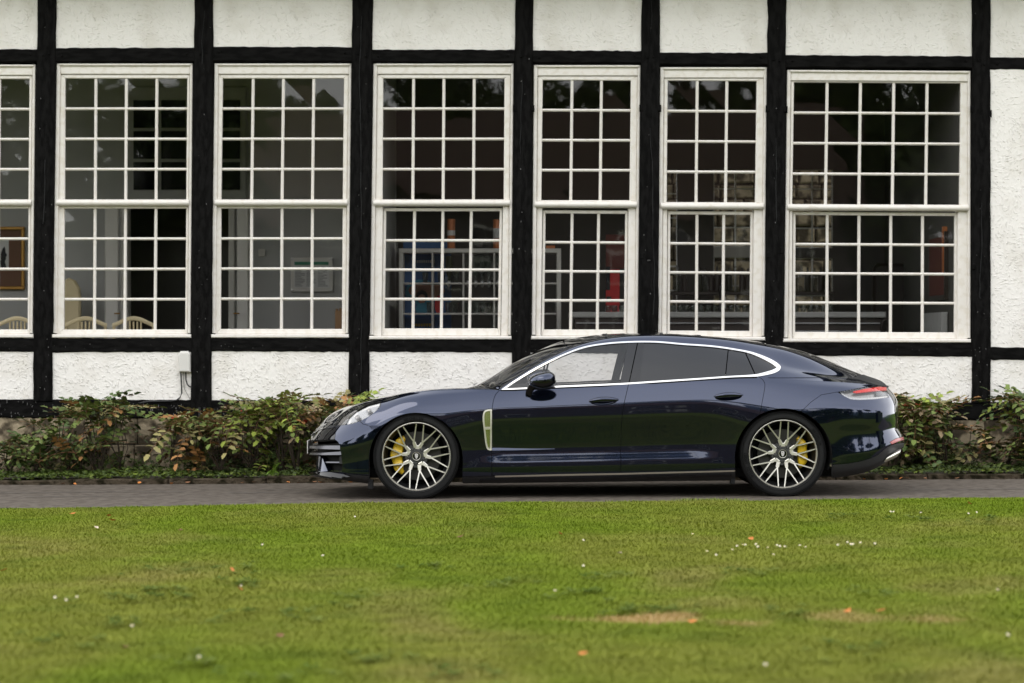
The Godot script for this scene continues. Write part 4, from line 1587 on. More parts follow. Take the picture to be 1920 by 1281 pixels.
func build_plants() -> void:
	make_leaf_kinds()
	rng.seed = 301
	var D := "dark"
	var G := "green"
	var B := "bright"
	var O := "olive"
	var T := "tan"
	var R := "rust"
	var X := "red"
	shrub("low sparse dark bush at the left edge below the stone plinth", [20, 70], spread(14, -20, 110, [[-20, 830], [40, 815], [110, 800]], 868), [D, D, G, G, D], 302, 6, 0.9)
	shrub("dark green bush with tan tips under the left of the meter box", [130, 190, 230], spread(28, 108, 236, [[95, 782], [130, 765], [165, 752], [200, 748], [245, 752], [268, 790]], 865), [D, G, G, D, O, G, G, R], 303, 4)
	shrub("reddish tan bush below the foot of the second post", [320, 370, 420], spread(25, 318, 420, [[285, 790], [330, 780], [375, 776], [420, 784], [445, 782]], 870), [O, T, R, T, O, G, R, D, G, G, O], 304, 4)
	shrub("tall bright green bush left of the front of the car", [480, 530, 560], spread(38, 448, 575, [[432, 775], [470, 760], [495, 755], [525, 742], [560, 752], [585, 770]], 872), [G, B, G, D, B, O, T, B], 305, 4)
	shrub("red-tinged bush half hidden behind the nose of the car", [600, 640], spread(24, 570, 665, [[570, 772], [600, 760], [632, 744], [665, 752]], 872), [G, O, R, T, G, D, G, B], 306, 4)
	shrub("dense mixed green bush just behind the tail of the car", [1680, 1720, 1750], spread(38, 1668, 1755, [[1662, 738], [1690, 748], [1720, 752], [1772, 750]], 872), [G, B, O, T, G, D, T, B, G], 307, 4)
	shrub("straggling bush with scarlet leaves against the pale plinth", [1770, 1795], spread(11, 1742, 1782, [[1745, 752], [1785, 748], [1812, 764]], 858) + [[1822, 800], [1836, 814], [1840, 845], [1828, 850]], [G, D, O, R, D, G], 308, 4)
	shrub("tall dark bush cut by the right edge of the picture", [1890, 1930], spread(36, 1900, 1985, [[1862, 790], [1885, 760], [1895, 736], [1925, 738], [1965, 745]], 872), [D, G, D, G, D, B, O], 309, 4)
	# ivy over the bed and up the foot of the plinth
	var iv := MB.new()
	for k in 5:
		var a := -2.2 + k * 1.1
		var tip := Vector3(sin(a), 0, cos(a)) * (0.024 if k % 2 == 0 else 0.019)
		var l := Vector3(sin(a - 0.5), 0, cos(a - 0.5)) * 0.012
		var r := Vector3(sin(a + 0.5), 0, cos(a + 0.5)) * 0.012
		iv.ftri(Vector3(0, 0.004, 0), l, tip + Vector3(0, -0.005, 0), Vector3.UP)
		iv.ftri(Vector3(0, 0.004, 0), tip + Vector3(0, -0.005, 0), r, Vector3.UP)
	rng.seed = 320
	var where := []
	var tints := []
	for k in 13000:
		var x := rng.randf_range(-5.2, 5.2)
		var z := rng.randf_range(0.5, 1.27)
		var lush := patch.get_noise_2d(x * 6, 40.0) * 0.5 + 0.5
		var h := 0.07 + 0.10 * lush * smoothstep(1.3, 0.9, z) * rng.randf()
		if z < 0.75 and rng.randf() < 0.6:
			h += rng.randf() * 0.12
		if rng.randf() > 0.55 + 0.5 * lush:
			continue
		if z > 1.17:
			h = 0.055 + rng.randf() * 0.045
		var c := Color(0.028, 0.045, 0.010).lerp(Color(0.15, 0.19, 0.022), pow(rng.randf(), 2.2) * smoothstep(0.6, 1.25, z) * (0.35 + 0.65 * lush))
		if x < -3.0:
			c = c.lerp(Color(0.13, 0.20, 0.02), 0.25 * rng.randf())
		c.a = 1.0
		var bs := Basis(Vector3.UP, rng.randf() * TAU) * Basis(Vector3.RIGHT, rng.randf_range(0.0, 0.9))
		where.append(Transform3D(bs.scaled(Vector3.ONE * rng.randf_range(0.7, 1.25)), Vector3(x, gy(x) + h, z)))
		tints.append(c)
	var o := multi("ivy", mesh_of(iv), M.leafy, where, tints)
	tag(o, "low dark green ivy carpeting the bed behind the kerb", "ivy")
	o.set_meta("kind", "stuff")
	# a fern at the kerb
	var fern := root("fern")
	tag(fern, "small bright green fern growing at the kerb left of the car", "fern")
	var foot := P(510, 893, 1.22)
	for f in [[526, 868, 0.06], [516, 872, 0.1], [506, 884, 0.12], [522, 888, 0.14], [500, 890, 0.06]]:
		var tip := P(f[0], f[1], 1.22 + f[2])
		var fm := MB.new()
		var path := []
		for i in 12:
			var t := i / 11.0
			var p := foot.lerp(tip, t)
			p.y += 0.03 * sin(t * PI)
			path.append(p)
		fm.col = Color(0.14, 0.24, 0.03)
		fm.tube(path, 0.0018, 0.0008, 4)
		for i in range(2, 12):
			var d: Vector3 = (path[i] - path[i - 1]).normalized()
			var sd := Vector3(-d.y, d.x, 0.2).normalized()
			var w := 0.026 * (1.0 - i / 13.0)
			for s in [-1.0, 1.0]:
				var tp: Vector3 = path[i] + sd * s * w + d * 0.008
				fm.ftri(path[i] - d * 0.005, tp, path[i] + d * 0.005, Vector3(0, 0.3, 1))
		obj("frond", fm, M.leafy, fern)


# ---------------------------------------------------------------- what stands across the lawn, seen only as reflections
func build_opposite() -> void:
	rng.seed = 401
	var h := root("brick_house", Vector3(1.5, 0, 52))
	tag(h, "brick house with white windows across the lawn, mirrored in the car", "house")
	mat("brick", lin(0.085, 0.066, 0.060), 0.9)
	var m := MB.new()
	m.box(Vector3(-9, -0.2, 0), Vector3(9, 5.6, 8), 0.02)
	obj("wall", m, M.brick, h)
	m = MB.new()
	m.quad(Vector3(-9.5, 5.5, -0.5), Vector3(9.5, 5.5, -0.5), Vector3(9.5, 9, 4), Vector3(-9.5, 9, 4), Vector3(0, 1, -1))
	m.quad(Vector3(-9.5, 5.5, 8.5), Vector3(9.5, 5.5, 8.5), Vector3(9.5, 9, 4), Vector3(-9.5, 9, 4), Vector3(0, 1, 1))
	m.quad(Vector3(-9, 5.5, 0), Vector3(-9, 5.5, 8), Vector3(-9, 9, 4), Vector3(-9, 9, 4), Vector3(-1, 0, 0))
	m.quad(Vector3(9, 5.5, 0), Vector3(9, 5.5, 8), Vector3(9, 9, 4), Vector3(9, 9, 4), Vector3(1, 0, 0))
	obj("roof", m, M.roof_tile, h)
	for q in [[-6.5, 3.3], [-2.0, 3.3], [2.5, 3.3], [6.5, 3.3], [-6.5, 0.9], [-1.5, 0.9], [2.5, 0.9], [6.5, 0.9]]:
		m = MB.new()
		m.box(Vector3(q[0] - 0.9, q[1], -0.06), Vector3(q[0] + 0.9, q[1] + 1.4, 0.02), 0.0)
		var w := obj("window", m, M.joinery, h)
		for i in 3:
			for j in 2:
				m = MB.new()
				m.box(Vector3(q[0] - 0.82 + i * 0.56, q[1] + 0.08 + j * 0.64, -0.09), Vector3(q[0] - 0.30 + i * 0.56, q[1] + 0.66 + j * 0.64, -0.05), 0.0)
				obj("pane", m, M.gloss_black, w)
	var lf := MB.new()
	for k in 6:
		var c := Vector3(rr(-0.3, 0.3), rr(-0.3, 0.3), rr(-0.3, 0.3))
		var u := Vector3(rr(-1, 1), rr(-1, 1), rr(-1, 1)).normalized() * 0.22
		var v := Vector3(rr(-1, 1), rr(-1, 1), rr(-1, 1)).normalized() * 0.14
		lf.col = Color.WHITE * rr(0.7, 1.3)
		lf.quad(c - u, c - v, c + u, c + v, Vector3.UP)
	var lmesh := mesh_of(lf)
	var trees := [[-27, 47, 13.0, 4.8], [-24, 66, 15.0, 4.2], [12.5, 61, 13.0, 5.0], [19, 60, 13.5, 5.2], [-13.5, 62, 12.5, 5.0], [-19.5, 60, 11.5, 5.0], [-9.5, 60, 12.5, 4.2], [15, 50, 11.0, 4.4], [24, 56, 14.0, 5.2], [35, 50, 12.0, 5.0], [-38, 52, 12.0, 5.0], [27, 24, 12.0, 5.0], [38, 12, 13.0, 5.5], [-30, 22, 12.0, 5.0], [6, 66, 23.0, 8.5], [-2.5, 66, 21.0, 6.5], [14, 68, 23.0, 7.5]]
	var who := ["first tree from the left across the lawn", "broad tree left of the brick house across the lawn", "tree by the right gable of the brick house", "rounded tree beyond the right gable of the brick house", "lower tree by the left gable of the brick house", "low rounded tree left of the brick house", "tree behind the left gable of the brick house", "tree close to the right of the brick house", "tallest tree well right of the brick house", "last tree on the right across the lawn", "outermost tree on the far left across the lawn", "tree out to the right of the lawn", "tree beside the drive far to the right", "tree out to the left of the lawn", "tree rising behind the brick house", "tree behind the left half of the brick house", "tree behind the right gable of the brick house"]
	for k in trees.size():
		var t = trees[k]
		var tr := root("broadleaf_tree", Vector3(t[0], 0, t[1]))
		tag(tr, who[k] + ", only mirrored", "tree")
		m = MB.new()
		m.tube([Vector3(0, -0.2, 0), Vector3(0.1, t[2] * 0.3, 0), Vector3(-0.1, t[2] * 0.7, 0.1)], 0.32, 0.10, 8)
		for b in 6:
			var a := b * 1.05
			m.tube([Vector3(0.05, t[2] * (0.3 + 0.06 * b), 0), Vector3(cos(a) * t[3] * 0.4, t[2] * (0.42 + 0.06 * b), sin(a) * t[3] * 0.4), Vector3(cos(a) * t[3] * 0.7, t[2] * (0.5 + 0.06 * b), sin(a) * t[3] * 0.7)], 0.12, 0.03, 6)
		obj("trunk", m, M.bark, tr)
		var mm := MultiMesh.new()
		mm.transform_format = MultiMesh.TRANSFORM_3D
		mm.use_colors = true
		mm.mesh = lmesh
		mm.instance_count = 2600
		var centres := []
		for b in 16:
			var a := rng.randf() * TAU
			var rad: float = t[3] * sqrt(rng.randf()) * 0.75
			centres.append([Vector3(cos(a) * rad, t[2] * rr(0.32, 0.86), sin(a) * rad), rr(1.2, 2.1)])
		for i in 2600:
			var cl = centres[rng.randi() % 16]
			var d: Vector3 = Vector3(rng.randfn(), rng.randfn(), rng.randfn()).normalized() * pow(rng.randf(), 0.4) * cl[1]
			mm.set_instance_transform(i, Transform3D(Basis.from_euler(Vector3(rng.randf() * 6, rng.randf() * 6, 0)), cl[0] + d))
			var c := Color(0.03, 0.055, 0.012).lerp(Color(0.07, 0.10, 0.02), rng.randf())
			c.a = 1.0
			mm.set_instance_color(i, c)
		var cr := MultiMeshInstance3D.new()
		cr.name = "crown"
		cr.multimesh = mm
		cr.material_override = M.leafy
		tr.add_child(cr, true)
		cr.set_meta("kind", "stuff")
	m = MB.new()
	var hp := []
	var way := Curve3D.new()
	for q in [[-46, 6], [-48, 40], [-44, 62], [-30, 70], [0, 72], [40, 70], [52, 60], [54, 40], [52, 5.6]]:
		way.add_point(Vector3(q[0], 0, q[1]))
	for q in 111:
		var s := way.get_baked_length() * q / 110.0
		var c := way.sample_baked(s)
		var d := (way.sample_baked(s + 0.5) - way.sample_baked(s - 0.5)).normalized()
		var n := Vector3(d.z, 0, -d.x)
		for r in 7:
			var a := PI * r / 6.0
			hp.append(c + n * (cos(a) * 1.2 + 0.3 * sin(q * 2.3)) + Vector3(0, maxf(0.0, sin(a)) * (6.0 + 0.6 * sin(q * 1.7)), 0))
	m.grid(hp, 7, Vector3.UP)
	var side := MB.new()
	var sp := []
	for q in 41:
		for r in 7:
			var a := PI * r / 6.0
			sp.append(Vector3(9.5 + q * 0.9, gy(9.5) + maxf(0.0, sin(a)) * (1.7 + 0.1 * sin(q * 1.7)), 5.9 - cos(a) * 0.45 + 0.05 * sin(q * 2.3)))
	side.grid(sp, 7, Vector3.UP)
	mat("hedge", lin(0.035, 0.06, 0.015), 0.9)
	tag(obj("hedge", m, M.hedge), "tall hedge closing the far side of the lawn, only mirrored", "hedge")
	tag(obj("hedge", side, M.hedge), "low hedge edging the drive beyond the right of the picture, only mirrored", "hedge")


# ---------------------------------------------------------------- the car
# Its skin is two lofted surfaces (sides below the waist, everything above it), from lines surveyed on the photograph;
# every panel is cut out of them along its own outline, with gaps, returns and thickness, and mirrored to the far side.
class Line:
	var x := PackedFloat64Array()
	var y := PackedFloat64Array()
	var w := PackedFloat64Array()
	var my := PackedFloat64Array()
	var mw := PackedFloat64Array()

	func finish() -> void:
		my = slopes(y)
		mw = slopes(w)

	func slopes(a: PackedFloat64Array) -> PackedFloat64Array:
		var n := x.size()
		var d := PackedFloat64Array()
		for i in n - 1:
			d.append((a[i + 1] - a[i]) / (x[i + 1] - x[i]))
		var m := PackedFloat64Array()
		for i in n:
			if i == 0:
				m.append(d[0])
			elif i == n - 1:
				m.append(d[n - 2])
			else:
				var h0 := x[i] - x[i - 1]
				var h1 := x[i + 1] - x[i]
				m.append((d[i - 1] * h1 + d[i] * h0) / (h0 + h1))
		return m

	func at(q: float) -> Vector2:
		var n := x.size()
		if q <= x[0]:
			return Vector2(y[0], w[0])
		if q >= x[n - 1]:
			return Vector2(y[n - 1], w[n - 1])
		var i := x.bsearch(q) - 1
		i = clampi(i, 0, n - 2)
		var h := x[i + 1] - x[i]
		var t := (q - x[i]) / h
		var t2 := t * t
		var t3 := t2 * t
		var a := 2 * t3 - 3 * t2 + 1
		var b := t3 - 2 * t2 + t
		var c := -2 * t3 + 3 * t2
		var e := t3 - t2
		return Vector2(a * y[i] + b * h * my[i] + c * y[i + 1] + e * h * my[i + 1], a * w[i] + b * h * mw[i] + c * w[i + 1] + e * h * mw[i + 1])


class Loft:
	var cols := 0
	var rows := 0
	var p := PackedVector3Array()
	var n := PackedVector3Array()
	var s := PackedVector2Array()
	var lo := Vector2(1e9, 1e9)


func line(pts: Array) -> Line:
	var l := Line.new()
	for q in pts:
		var v := P(q[0], q[1], CAR_Z + q[2])
		l.x.append(v.x)
		l.y.append(v.y)
		l.w.append(q[2])
	l.finish()
	return l


var crest: Line
var shoulder: Line
var bottom: Line
var topmid: Line
var rail: Line
var dlo_top: Line
var nose: Line
var tail: Line
var XF := -1.10
var XR := 2.64


func car_lines() -> void:
	crest = line([[583, 818, 0.45], [600, 803, 0.56], [622, 790, 0.635], [640, 778, 0.67], [655, 768.5, 0.69], [681, 757.5, 0.72], [703, 751.5, 0.74], [715, 749, 0.75], [757, 738.5, 0.78], [813, 731.5, 0.80], [860, 729.5, 0.815], [892, 729.5, 0.828], [937, 731, 0.85], [1000, 729, 0.865], [1080, 725.5, 0.877], [1179, 720.8, 0.885], [1308, 712.4, 0.885], [1379, 708.2, 0.878], [1419, 707.5, 0.868], [1472, 710.5, 0.845], [1528, 713.5, 0.815], [1585, 716.5, 0.78], [1621, 719.5, 0.76], [1645, 722.5, 0.75], [1661, 726, 0.74]])
	shoulder = line([[583, 842, 0.945], [615, 834, 0.945], [650, 826, 0.945], [690, 808, 0.95], [730, 786, 0.957], [780, 774, 0.962], [830, 774, 0.957], [880, 769, 0.945], [925, 764.5, 0.938], [1000, 762, 0.935], [1165, 756, 0.935], [1260, 752, 0.937], [1330, 751, 0.944], [1400, 758, 0.962], [1470, 766, 0.975], [1540, 764, 0.968], [1590, 764, 0.957], [1640, 770, 0.95], [1690, 776, 0.945]])
	bottom = line([[583, 893, 0.9], [640, 900, 0.9], [690, 906, 0.9], [872, 906, 0.9], [1120, 903.5, 0.9], [1379, 899.5, 0.9], [1561, 896, 0.9], [1605, 890, 0.9], [1640, 880, 0.88], [1665, 866, 0.85], [1692, 846, 0.8]])
	topmid = line([[583, 818, 0], [592, 804, 0], [599, 797, 0], [616, 780, 0], [641.5, 765.5, 0], [670, 756.5, 0], [695, 748.5, 0], [729, 741, 0], [768, 733, 0], [813, 727.5, 0], [858, 724.5, 0], [884, 723.0, 0], [900, 717, 0], [925, 703.5, 0], [960, 681.5, 0], [992, 664.7, 0], [1020, 652, 0], [1054, 639.5, 0], [1088, 632.3, 0], [1133, 627, 0], [1175, 624.8, 0], [1243, 625.2, 0], [1308, 629.2, 0], [1365, 633.8, 0], [1402, 638, 0], [1438, 643.8, 0], [1478, 652, 0], [1517, 663, 0], [1557, 679, 0], [1593, 694, 0], [1619, 704, 0], [1641, 710.5, 0], [1652, 715, 0], [1661, 726, 0]])
	rail = line([[928, 726.5, 0.76], [964, 704, 0.735], [1006, 679, 0.70], [1049, 657.8, 0.66], [1082, 644.5, 0.635], [1119, 635, 0.61], [1161, 629.6, 0.595], [1203, 627.8, 0.587], [1231, 627.7, 0.585], [1280, 629.9, 0.582], [1337, 633.8, 0.58], [1390, 640, 0.575], [1444, 649.5, 0.565], [1478, 657.5, 0.56], [1517, 670.5, 0.555], [1557, 686.5, 0.55], [1585, 697.5, 0.55], [1606, 706.5, 0.56]])
	dlo_top = line([[938, 730, 0.848], [964, 714, 0.83], [998, 693, 0.80], [1026, 677.7, 0.772], [1060, 662, 0.74], [1094, 650, 0.712], [1133, 643, 0.69], [1178, 639.6, 0.672], [1231, 639.6, 0.664], [1280, 644, 0.664], [1337, 648, 0.664], [1382, 654.5, 0.668], [1410, 660, 0.674], [1440, 671, 0.69], [1466, 683, 0.704], [1500, 692, 0.70], [1550, 703, 0.69], [1606, 713, 0.68]])
	nose = Line.new()
	for q in [[0.10, -1.745], [0.16, -1.758], [0.25, -1.768], [0.38, -1.774], [0.47, -1.772], [0.50, -1.766]]:
		nose.x.append(q[0])
		nose.y.append(q[1])
		nose.w.append(0)
	nose.finish()
	tail = Line.new()
	for q in [[0.10, 3.34], [0.34, 3.385], [0.40, 3.400], [0.44, 3.408], [0.50, 3.400], [0.545, 3.372], [0.575, 3.352], [0.62, 3.349], [0.72, 3.351], [0.80, 3.347], [0.86, 3.318], [0.92, 3.262]]:
		tail.x.append(q[0])
		tail.y.append(q[1])
		tail.w.append(0)
	tail.finish()


func cr(pts: Array, seg: int, t: float) -> Vector2:
	# a smooth curve through the points, knots spaced by the root of the chord
	var n := pts.size()
	var p1: Vector2 = pts[seg]
	var p2: Vector2 = pts[seg + 1]
	var p0: Vector2 = pts[seg - 1] if seg > 0 else p1 * 2.0 - p2
	var p3: Vector2 = pts[seg + 2] if seg + 2 < n else p2 * 2.0 - p1
	var d0 := maxf(sqrt(p0.distance_to(p1)), 1e-4)
	var d1 := maxf(sqrt(p1.distance_to(p2)), 1e-4)
	var d2 := maxf(sqrt(p2.distance_to(p3)), 1e-4)
	var m1 := (p2 - p1) + d1 * ((p1 - p0) / d0 - (p2 - p0) / (d0 + d1))
	var m2 := (p2 - p1) + d1 * ((p3 - p2) / d2 - (p3 - p1) / (d1 + d2))
	var t2 := t * t
	var t3 := t2 * t
	return p1 * (2 * t3 - 3 * t2 + 1) + m1 * (t3 - 2 * t2 + t) + p2 * (-2 * t3 + 3 * t2) + m2 * (t3 - t2)


func low_section(x: float) -> Array:
	var c := crest.at(x)
	var s := shoulder.at(x)
	var b := bottom.at(x)
	var hb := b.x
	var hs := s.x
	var ws := s.y
	var H := hs - hb
	# 1 along the doors, 0 at the bumpers
	var door := smoothstep(-0.42, -0.05, x) * smoothstep(1.95, 1.45, x)
	var vent := smoothstep(-0.42, -0.2, x) * smoothstep(0.9, 0.0, x)
	var front := smoothstep(-1.05, -1.3, x)
	var back := smoothstep(2.65, 3.0, x)
	var arch_f := exp(-pow((x + 0.807) / 0.42, 2.0))
	var arch_r := exp(-pow((x - 2.284) / 0.45, 2.0))
	var flare := 0.014 * arch_f + 0.016 * arch_r
	var ht_ := c.x
	var wt_ := c.y
	var out := []
	out.append(Vector2(hb, ws - 0.05))
	out.append(Vector2(hb + H * 0.07, ws - 0.012 + 0.004 * door))
	out.append(Vector2(hb + H * 0.16, ws - 0.002 + 0.0045 * door + flare))
	out.append(Vector2(hb + H * 0.255, ws - 0.002 + 0.0038 * door + flare + 0.006 * back))
	out.append(Vector2(hb + H * 0.320, ws - 0.003 - 0.0010 * door + flare + 0.009 * back))
	out.append(Vector2(hb + H * 0.375, ws - 0.004 - 0.0052 * door + flare + 0.008 * back))
	out.append(Vector2(hb + H * 0.46, ws - 0.005 - 0.0072 * door + flare * 0.9 + 0.003 * back))
	out.append(Vector2(hb + H * 0.62, ws - 0.004 - 0.0045 * door + flare * 0.7 - 0.004 * back))
	out.append(Vector2(hb + H * 0.79, ws - 0.001 + flare * 0.4))
	out.append(Vector2(hb + H * 0.91, ws - 0.0015 + flare * 0.15))
	out.append(Vector2(hs, ws - 0.0055))
	out.append(Vector2(lerpf(hs, ht_, 0.09), lerpf(ws - 0.0055, wt_, 0.045 + 0.02 * door)))
	var ht := c.x
	var wt := c.y
	var k := lerpf(0.20, 0.27, door)
	out.append(Vector2(lerpf(hs, ht, 0.36), lerpf(ws - 0.0055, wt, k)))
	out.append(Vector2(lerpf(hs, ht, 0.76), lerpf(ws - 0.0055, wt, lerpf(0.58, 0.68, door))))
	out.append(Vector2(ht, wt))
	return out


func up_section(x: float, r: float) -> Array:
	var c := crest.at(x)
	var yc := topmid.at(x).x
	var ht := c.x
	var wt := c.y * r
	var d: float = maxf(yc - ht, 0.002)
	var x0 := dlo_top.x[0]
	var x1 := rail.x[rail.x.size() - 1]
	var ra: Vector2
	var dl: Vector2
	if x < x0:
		var dd := minf(d, 0.024)
		ra = Vector2(ht + dd * 0.66, maxf(wt - 0.085 * r, wt * 0.86))
		dl = Vector2(ht + dd * 0.12, maxf(wt - 0.008 * r, wt * 0.97))
		var bl := smoothstep(x0 - 0.16, x0, x)
		var r2 := rail.at(x0)
		ra.x = lerpf(ra.x, r2.x - crest.at(x0).x + ht, bl)
		ra.y = lerpf(ra.y, r2.y, bl)
	elif x > x1:
		ra = Vector2(ht + minf(d, 0.09) * 0.62, maxf(wt - 0.20 * r, wt * 0.74))
		dl = Vector2(ht + minf(d, 0.09) * 0.22, maxf(wt - 0.08 * r, wt * 0.9))
		var bl := smoothstep(x1 + 0.14, x1, x)
		var r2 := rail.at(x1)
		var d2 := dlo_top.at(x1)
		var h1 := crest.at(x1).x
		ra = ra.lerp(Vector2(r2.x - h1 + ht, r2.y * r), bl)
		dl = dl.lerp(Vector2(d2.x - h1 + ht, d2.y * r), bl)
	else:
		ra = rail.at(x)
		dl = dlo_top.at(x)
	var bulge := Vector2(0.0, 0.018) * clampf((dl.x - ht) / 0.3, 0.0, 1.0)
	var out := [Vector2(ht, wt), Vector2(ht, wt).lerp(dl, 0.5) + bulge, dl, ra]
	out.append(Vector2(lerpf(ra.x, yc, 0.72), ra.y * 0.62))
	out.append(Vector2(lerpf(ra.x, yc, 0.95), ra.y * 0.30))
	out.append(Vector2(yc, 0.0))
	return out


func finish_skin(k: Loft, z0: float) -> void:
	k.n.resize(k.p.size())
	k.s.resize(k.p.size())
	for r in k.rows:
		for q in k.cols:
			var i := r * k.cols + q
			var du := k.p[r * k.cols + mini(q + 1, k.cols - 1)] - k.p[r * k.cols + maxi(q - 1, 0)]
			var dv := k.p[mini(r + 1, k.rows - 1) * k.cols + q] - k.p[maxi(r - 1, 0) * k.cols + q]
			var g := du.cross(dv)
			k.n[i] = g.normalized() if g.length() > 1e-12 else Vector3(signf(k.p[i].x), 0, 0.01).normalized()
			k.s[i] = survey(k.p[i] + Vector3(0, 0, z0))


var low: Loft
var up: Loft


func build_skins() -> void:
	car_lines()
	# columns: round the nose, along the side, round the tail
	var par := []
	var nf := 56
	for i in nf:
		par.append([0, (1.0 - float(i) / nf) * PI * 0.5])
	var nm := 250
	for i in nm + 1:
		par.append([1, lerpf(XF, XR, float(i) / nm)])
	var nr := 60
	for i in range(1, nr + 1):
		par.append([2, float(i) / nr * PI * 0.5])
	var pf := 2.5
	var pr := 3.2
	low = Loft.new()
	up = Loft.new()
	low.cols = par.size()
	up.cols = par.size()
	var counts := [2, 3, 4, 6, 5, 6, 7, 7, 5, 5, 3, 5, 5, 6]
	var ts := []
	for g in counts.size():
		for i in counts[g]:
			ts.append([g, float(i) / counts[g]])
	ts.append([counts.size() - 1, 1.0])
	low.rows = ts.size()
	low.p.resize(low.cols * low.rows)
	var cu := [9, 9, 8, 7, 6, 6]
	var tu := []
	for g in cu.size():
		for i in cu[g]:
			tu.append([g, float(i) / cu[g]])
	tu.append([cu.size() - 1, 1.0])
	up.rows = tu.size()
	up.p.resize(up.cols * up.rows)
	for q in par.size():
		var kind: int = par[q][0]
		var a: float = par[q][1]
		var xs := a
		var f := 1.0
		var w := 1.0
		if kind == 0:
			f = pow(sin(a), 2.0 / pf)
			w = pow(maxf(cos(a), 0.0), 2.0 / pf)
			xs = XF + (-1.767 - XF) * f
		elif kind == 2:
			f = pow(sin(a), 2.0 / pr)
			w = pow(maxf(cos(a), 0.0), 2.0 / pr)
			xs = XR + (3.34 - XR) * f
		if a >= PI * 0.5 - 1e-6 and kind != 1:
			w = 0.0
		var sec := low_section(xs)
		for r in ts.size():
			var v := cr(sec, ts[r][0], ts[r][1])
			var x := xs
			if kind == 0:
				x = XF + (nose.at(v.x).x - XF) * f
			elif kind == 2:
				x = XR + (3.34 - XR) * f + (tail.at(v.x).x - 3.34) * pow(f, 6.0)
			low.p[r * low.cols + q] = Vector3(x, v.x, v.y * w)
		var xt: float = low.p[(low.rows - 1) * low.cols + q].x
		var cw := crest.at(xs).y
		var us := up_section(xs, w)
		for r in tu.size():
			var v := cr(us, tu[r][0], tu[r][1])
			up.p[r * up.cols + q] = Vector3(xt, v.x, maxf(v.y, 0.0))
	finish_skin(low, CAR_Z)
	finish_skin(up, CAR_Z)


# ---- outlines
func curve(pts: Array, n := 6) -> Array:
	var out := []
	for i in pts.size() - 1:
		for k in n:
			out.append(cr2(pts, i, float(k) / n))
	out.append(Vector2(pts[-1][0], pts[-1][1]))
	return out


func cr2(pts: Array, i: int, t: float) -> Vector2:
	var q := []
	for p in pts:
		q.append(Vector2(p[0], p[1]))
	return cr(q, i, t)


func poly(pts: Array) -> PackedVector2Array:
	var o := PackedVector2Array()
	for p in pts:
		o.append(p if p is Vector2 else Vector2(p[0], p[1]))
	return o


# signed distance, inside positive
func inside(pg: PackedVector2Array, p: Vector2) -> float:
	var best := 1e18
	var isin := false
	var n := pg.size()
	var j := n - 1
	for i in n:
		var a := pg[i]
		var b := pg[j]
		var e := b - a
		var d := p - a
		var t := clampf(d.dot(e) / maxf(e.length_squared(), 1e-9), 0.0, 1.0)
		best = minf(best, (d - e * t).length_squared())
		if (a.y > p.y) != (b.y > p.y) and p.x < (b.x - a.x) * (p.y - a.y) / (b.y - a.y) + a.x:
			isin = not isin
		j = i
	return sqrt(best) if isin else -sqrt(best)


# what to cut: keep = outline; minus = outlines taken away; ring = only a rim of that width inside keep; arches = cut the wheel openings
class Cut:
	var keep := PackedVector2Array()
	var minus := []
	var gap := 0.75
	var ring := 0.0
	var ring_tail := 0.0
	var arches := true
	var off := 0.0
	var deep := 0.012
	var bowl := 0.0
	var both := 3
	var tilt := 0.0
	var tilt_y := 0.0


const ARCH := [[779.5, 862.5, 88.5], [1469.5, 857.5, 91.5]]


func field(c: Cut, p: Vector2) -> float:
	var f := inside(c.keep, p)
	if c.ring > 0.0:
		var th := c.ring + c.ring_tail * smoothstep(1385.0, 1462.0, p.x)
		f = minf(f - c.gap, th - f)
	else:
		f -= c.gap
	if f < -30.0:
		return f
	for m in c.minus:
		f = minf(f, -inside(m, p) - c.gap)
	if c.arches:
		for a in ARCH:
			var d := p - Vector2(a[0], a[1])
			var e: float = d.length() - a[2]
			if d.y > 0.0:
				e = absf(d.x) - a[2] + d.y * 0.02
			f = minf(f, e)
	return f


